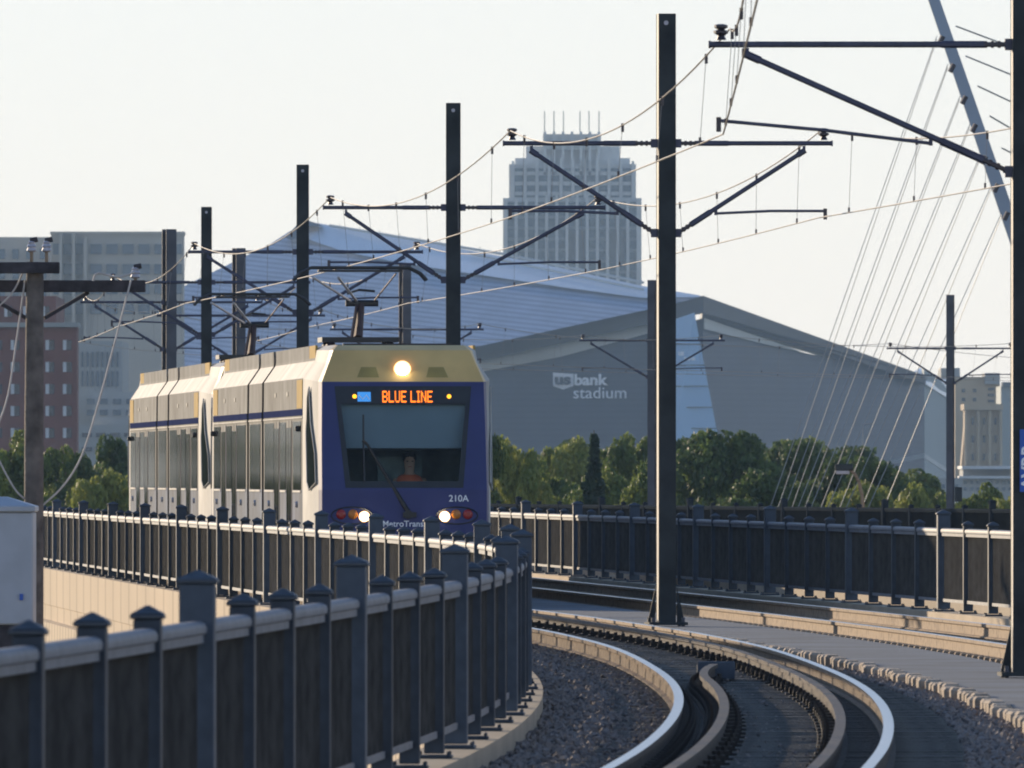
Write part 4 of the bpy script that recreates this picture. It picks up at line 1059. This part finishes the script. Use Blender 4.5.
for i in range(10):
    x=513+i*12.+2; mb=MB(); mb.box(at(x,0,DT).x,at(x+8,0,DT).x,DT+2.3,DT+2.95,at(0,197,DT).z,at(0,168,DT).z,B['glassm'])
    for k in range(3): z=at(0,172+k*10,DT).z; mb.box(at(x,0,DT).x,at(x+8,0,DT).x,DT+2.0,DT+2.3,z-1.1,z+.2,B['tower'])
    mb.build('window',tw)
for x in(568,607): blk(tw,'pier',x,x+18,230,262,DT-1.9,.6,B['glassd'])
for x in(544.5,554,563.5,580,589,599):
    mb=MB(); p=at(x,134,DT+8); q=at(x,111,DT+8); mb.tube([p,q],.22,B['glassd'],4); mb.build('antenna',tw)
# --- right: grain elevator and towers
r=bld('grain_elevator','tan concrete elevator tower with vertical grooves at right, behind the distant pole')
blk(r,'tower_body',966,1001,410,900,2900,18,B['grain']); blk(r,'cornice',964,1003,404,410,2898,22,B['grain'])
for x in(966,978.5,990,1001): blk(r,'pier',x-1.3,x+1.3,411,900,2898.6,1.3,B['grain'])
wins_(r,967,1001,412,466,3,3,.2,.4,2900,B['glassd'],prot=.35)
mb=MB(); mb.prism([at(966,412,2901),at(961,470,2901),at(958,560,2901),at(966,560,2901)],B['grain'],(0,10,0)); mb.build('buttress',r)
r=bld('tan_building','taller tan block with a dark railed roof behind the elevator tower at right')
blk(r,'wall',955,1000,377,900,3000,30,B['grain']); blk(r,'penthouse',985,1000,373,384,2998,20,B['pale']); blk(r,'penthouse',941,960,368,378,3004,20,B['pale'])
wins_(r,984,998,386,404,1,3,.45,.45,3000,B['glassd'],prot=.35); wins_(r,958,980,386,404,2,2,.3,.4,3000,B['glassd'],prot=.35)
r=bld('grey_building','grey-green block between the elevator tower and the nearest pole at the right edge')
blk(r,'wall',1001,1040,386,900,2950,30,B['greygreen']); blk(r,'roof',1003,1012,382,387,2949,10,B['glassm'])
r=bld('low_building','low white terraced building at the foot of the elevator tower')
blk(r,'wall',960,1030,478,900,2500,25,B['pale'])
for y in(463,470,476): pass
blk(r,'upper_storey',963,1030,469,480,2506,20,B['pale']); blk(r,'parapet',962,1031,466,469,2499,26,B['white']); blk(r,'parapet',959,1031,476,478.5,2498,8,B['white'])
wins_(r,962,1026,479,492,10,2,.5,.5,2500,B['glassm'],prot=.2)
r=bld('low_building','low pale shed between the stadium corner and the distant pole')
blk(r,'wall',905,962,478,900,2400,20,B['pale']); wins_(r,906,960,481,492,8,1,.5,.4,2400,B['glassm'],prot=.2)
r=bld('low_building','low white building glimpsed through the trees below the stadium name')
blk(r,'wall',540,580,466,900,1400,15,B['white'])

# ------------------------------------------------------------------ haze
HZD=.75e-4
mb=MB(); mb.box(-1500,1500,-60,5600,-7,330,M['ground'])
hz=mb.build('haze'); tag(hz,'thin pale haze over the whole scene','haze',kind='stuff')
hm=bpy.data.materials.new('haze air'); hm.use_nodes=True; nt=hm.node_tree; nt.nodes.clear()
out=nt.nodes.new('ShaderNodeOutputMaterial'); pv=nt.nodes.new('ShaderNodeVolumePrincipled'); pv.inputs['Density'].default_value=HZD; pv.inputs['Color'].default_value=(.52,.75,1,1); pv.inputs['Anisotropy'].default_value=0.
nt.links.new(pv.outputs[0],out.inputs['Volume']); hz.data.materials.clear(); hz.data.materials.append(hm)

# ------------------------------------------------------------------ world, sun, camera
w=bpy.data.worlds.new('World'); S.world=w; w.use_nodes=True; nt=w.node_tree
bg=nt.nodes['Background']; sky=nt.nodes.new('ShaderNodeTexSky'); sky.sky_type='NISHITA'; sky.sun_disc=False
sky.sun_elevation=SUN_EL; sky.sun_rotation=-SUN_AZ; sky.air_density=.7; sky.dust_density=.1; sky.ozone_density=2.5
# thin bright veil low in the sky, fading to the clear blue overhead
tc=nt.nodes.new('ShaderNodeTexCoord'); sp=nt.nodes.new('ShaderNodeSeparateXYZ'); nt.links.new(tc.outputs['Generated'],sp.inputs[0])
mr=nt.nodes.new('ShaderNodeMapRange'); mr.inputs['From Min'].default_value=.0; mr.inputs['From Max'].default_value=.38; mr.inputs['To Min'].default_value=.96; mr.inputs['To Max'].default_value=.0
nt.links.new(sp.outputs['Z'],mr.inputs['Value'])
mx=nt.nodes.new('ShaderNodeMix'); mx.data_type='RGBA'; mx.inputs['B'].default_value=(4.65,4.3,3.9,1)
nt.links.new(mr.outputs[0],mx.inputs['Factor']); nt.links.new(sky.outputs[0],mx.inputs['A']); nt.links.new(mx.outputs['Result'],bg.inputs[0]); bg.inputs[1].default_value=.15
l=bpy.data.lights.new('sun','SUN'); l.energy=3.7; l.angle=math.radians(.5); l.color=(1,.80,.56)
lo=bpy.data.objects.new('sun',l); COL.objects.link(lo)
sd=Vector((-math.sin(SUN_AZ)*math.cos(SUN_EL),math.cos(SUN_AZ)*math.cos(SUN_EL),math.sin(SUN_EL)))
lo.rotation_euler=sd.to_track_quat('Z','Y').to_euler()
c=bpy.data.cameras.new('camera'); co=bpy.data.objects.new('camera',c); COL.objects.link(co); S.camera=co
c.sensor_width=36; c.lens=36*F/1024; c.clip_start=1; c.clip_end=20000
co.location=(0,0,CH); co.rotation_euler=(math.pi/2+math.atan((HZ-384)/F),0,0)
c.dof.use_dof=True; c.dof.focus_distance=190; c.dof.aperture_fstop=22; 
S.view_settings.view_transform='Standard'; S.view_settings.look='None'; S.view_settings.exposure=0.75; S.view_settings.gamma=1
S.render.engine='CYCLES'; S.cycles.use_denoising=True
S.cycles.max_bounces=6; S.cycles.diffuse_bounces=2; S.cycles.glossy_bounces=3; S.cycles.transparent_max_bounces=12; S.cycles.volume_bounces=0
S.cycles.volume_step_rate=1; S.cycles.pixel_filter_type='BLACKMAN_HARRIS'; S.cycles.filter_width=2.0
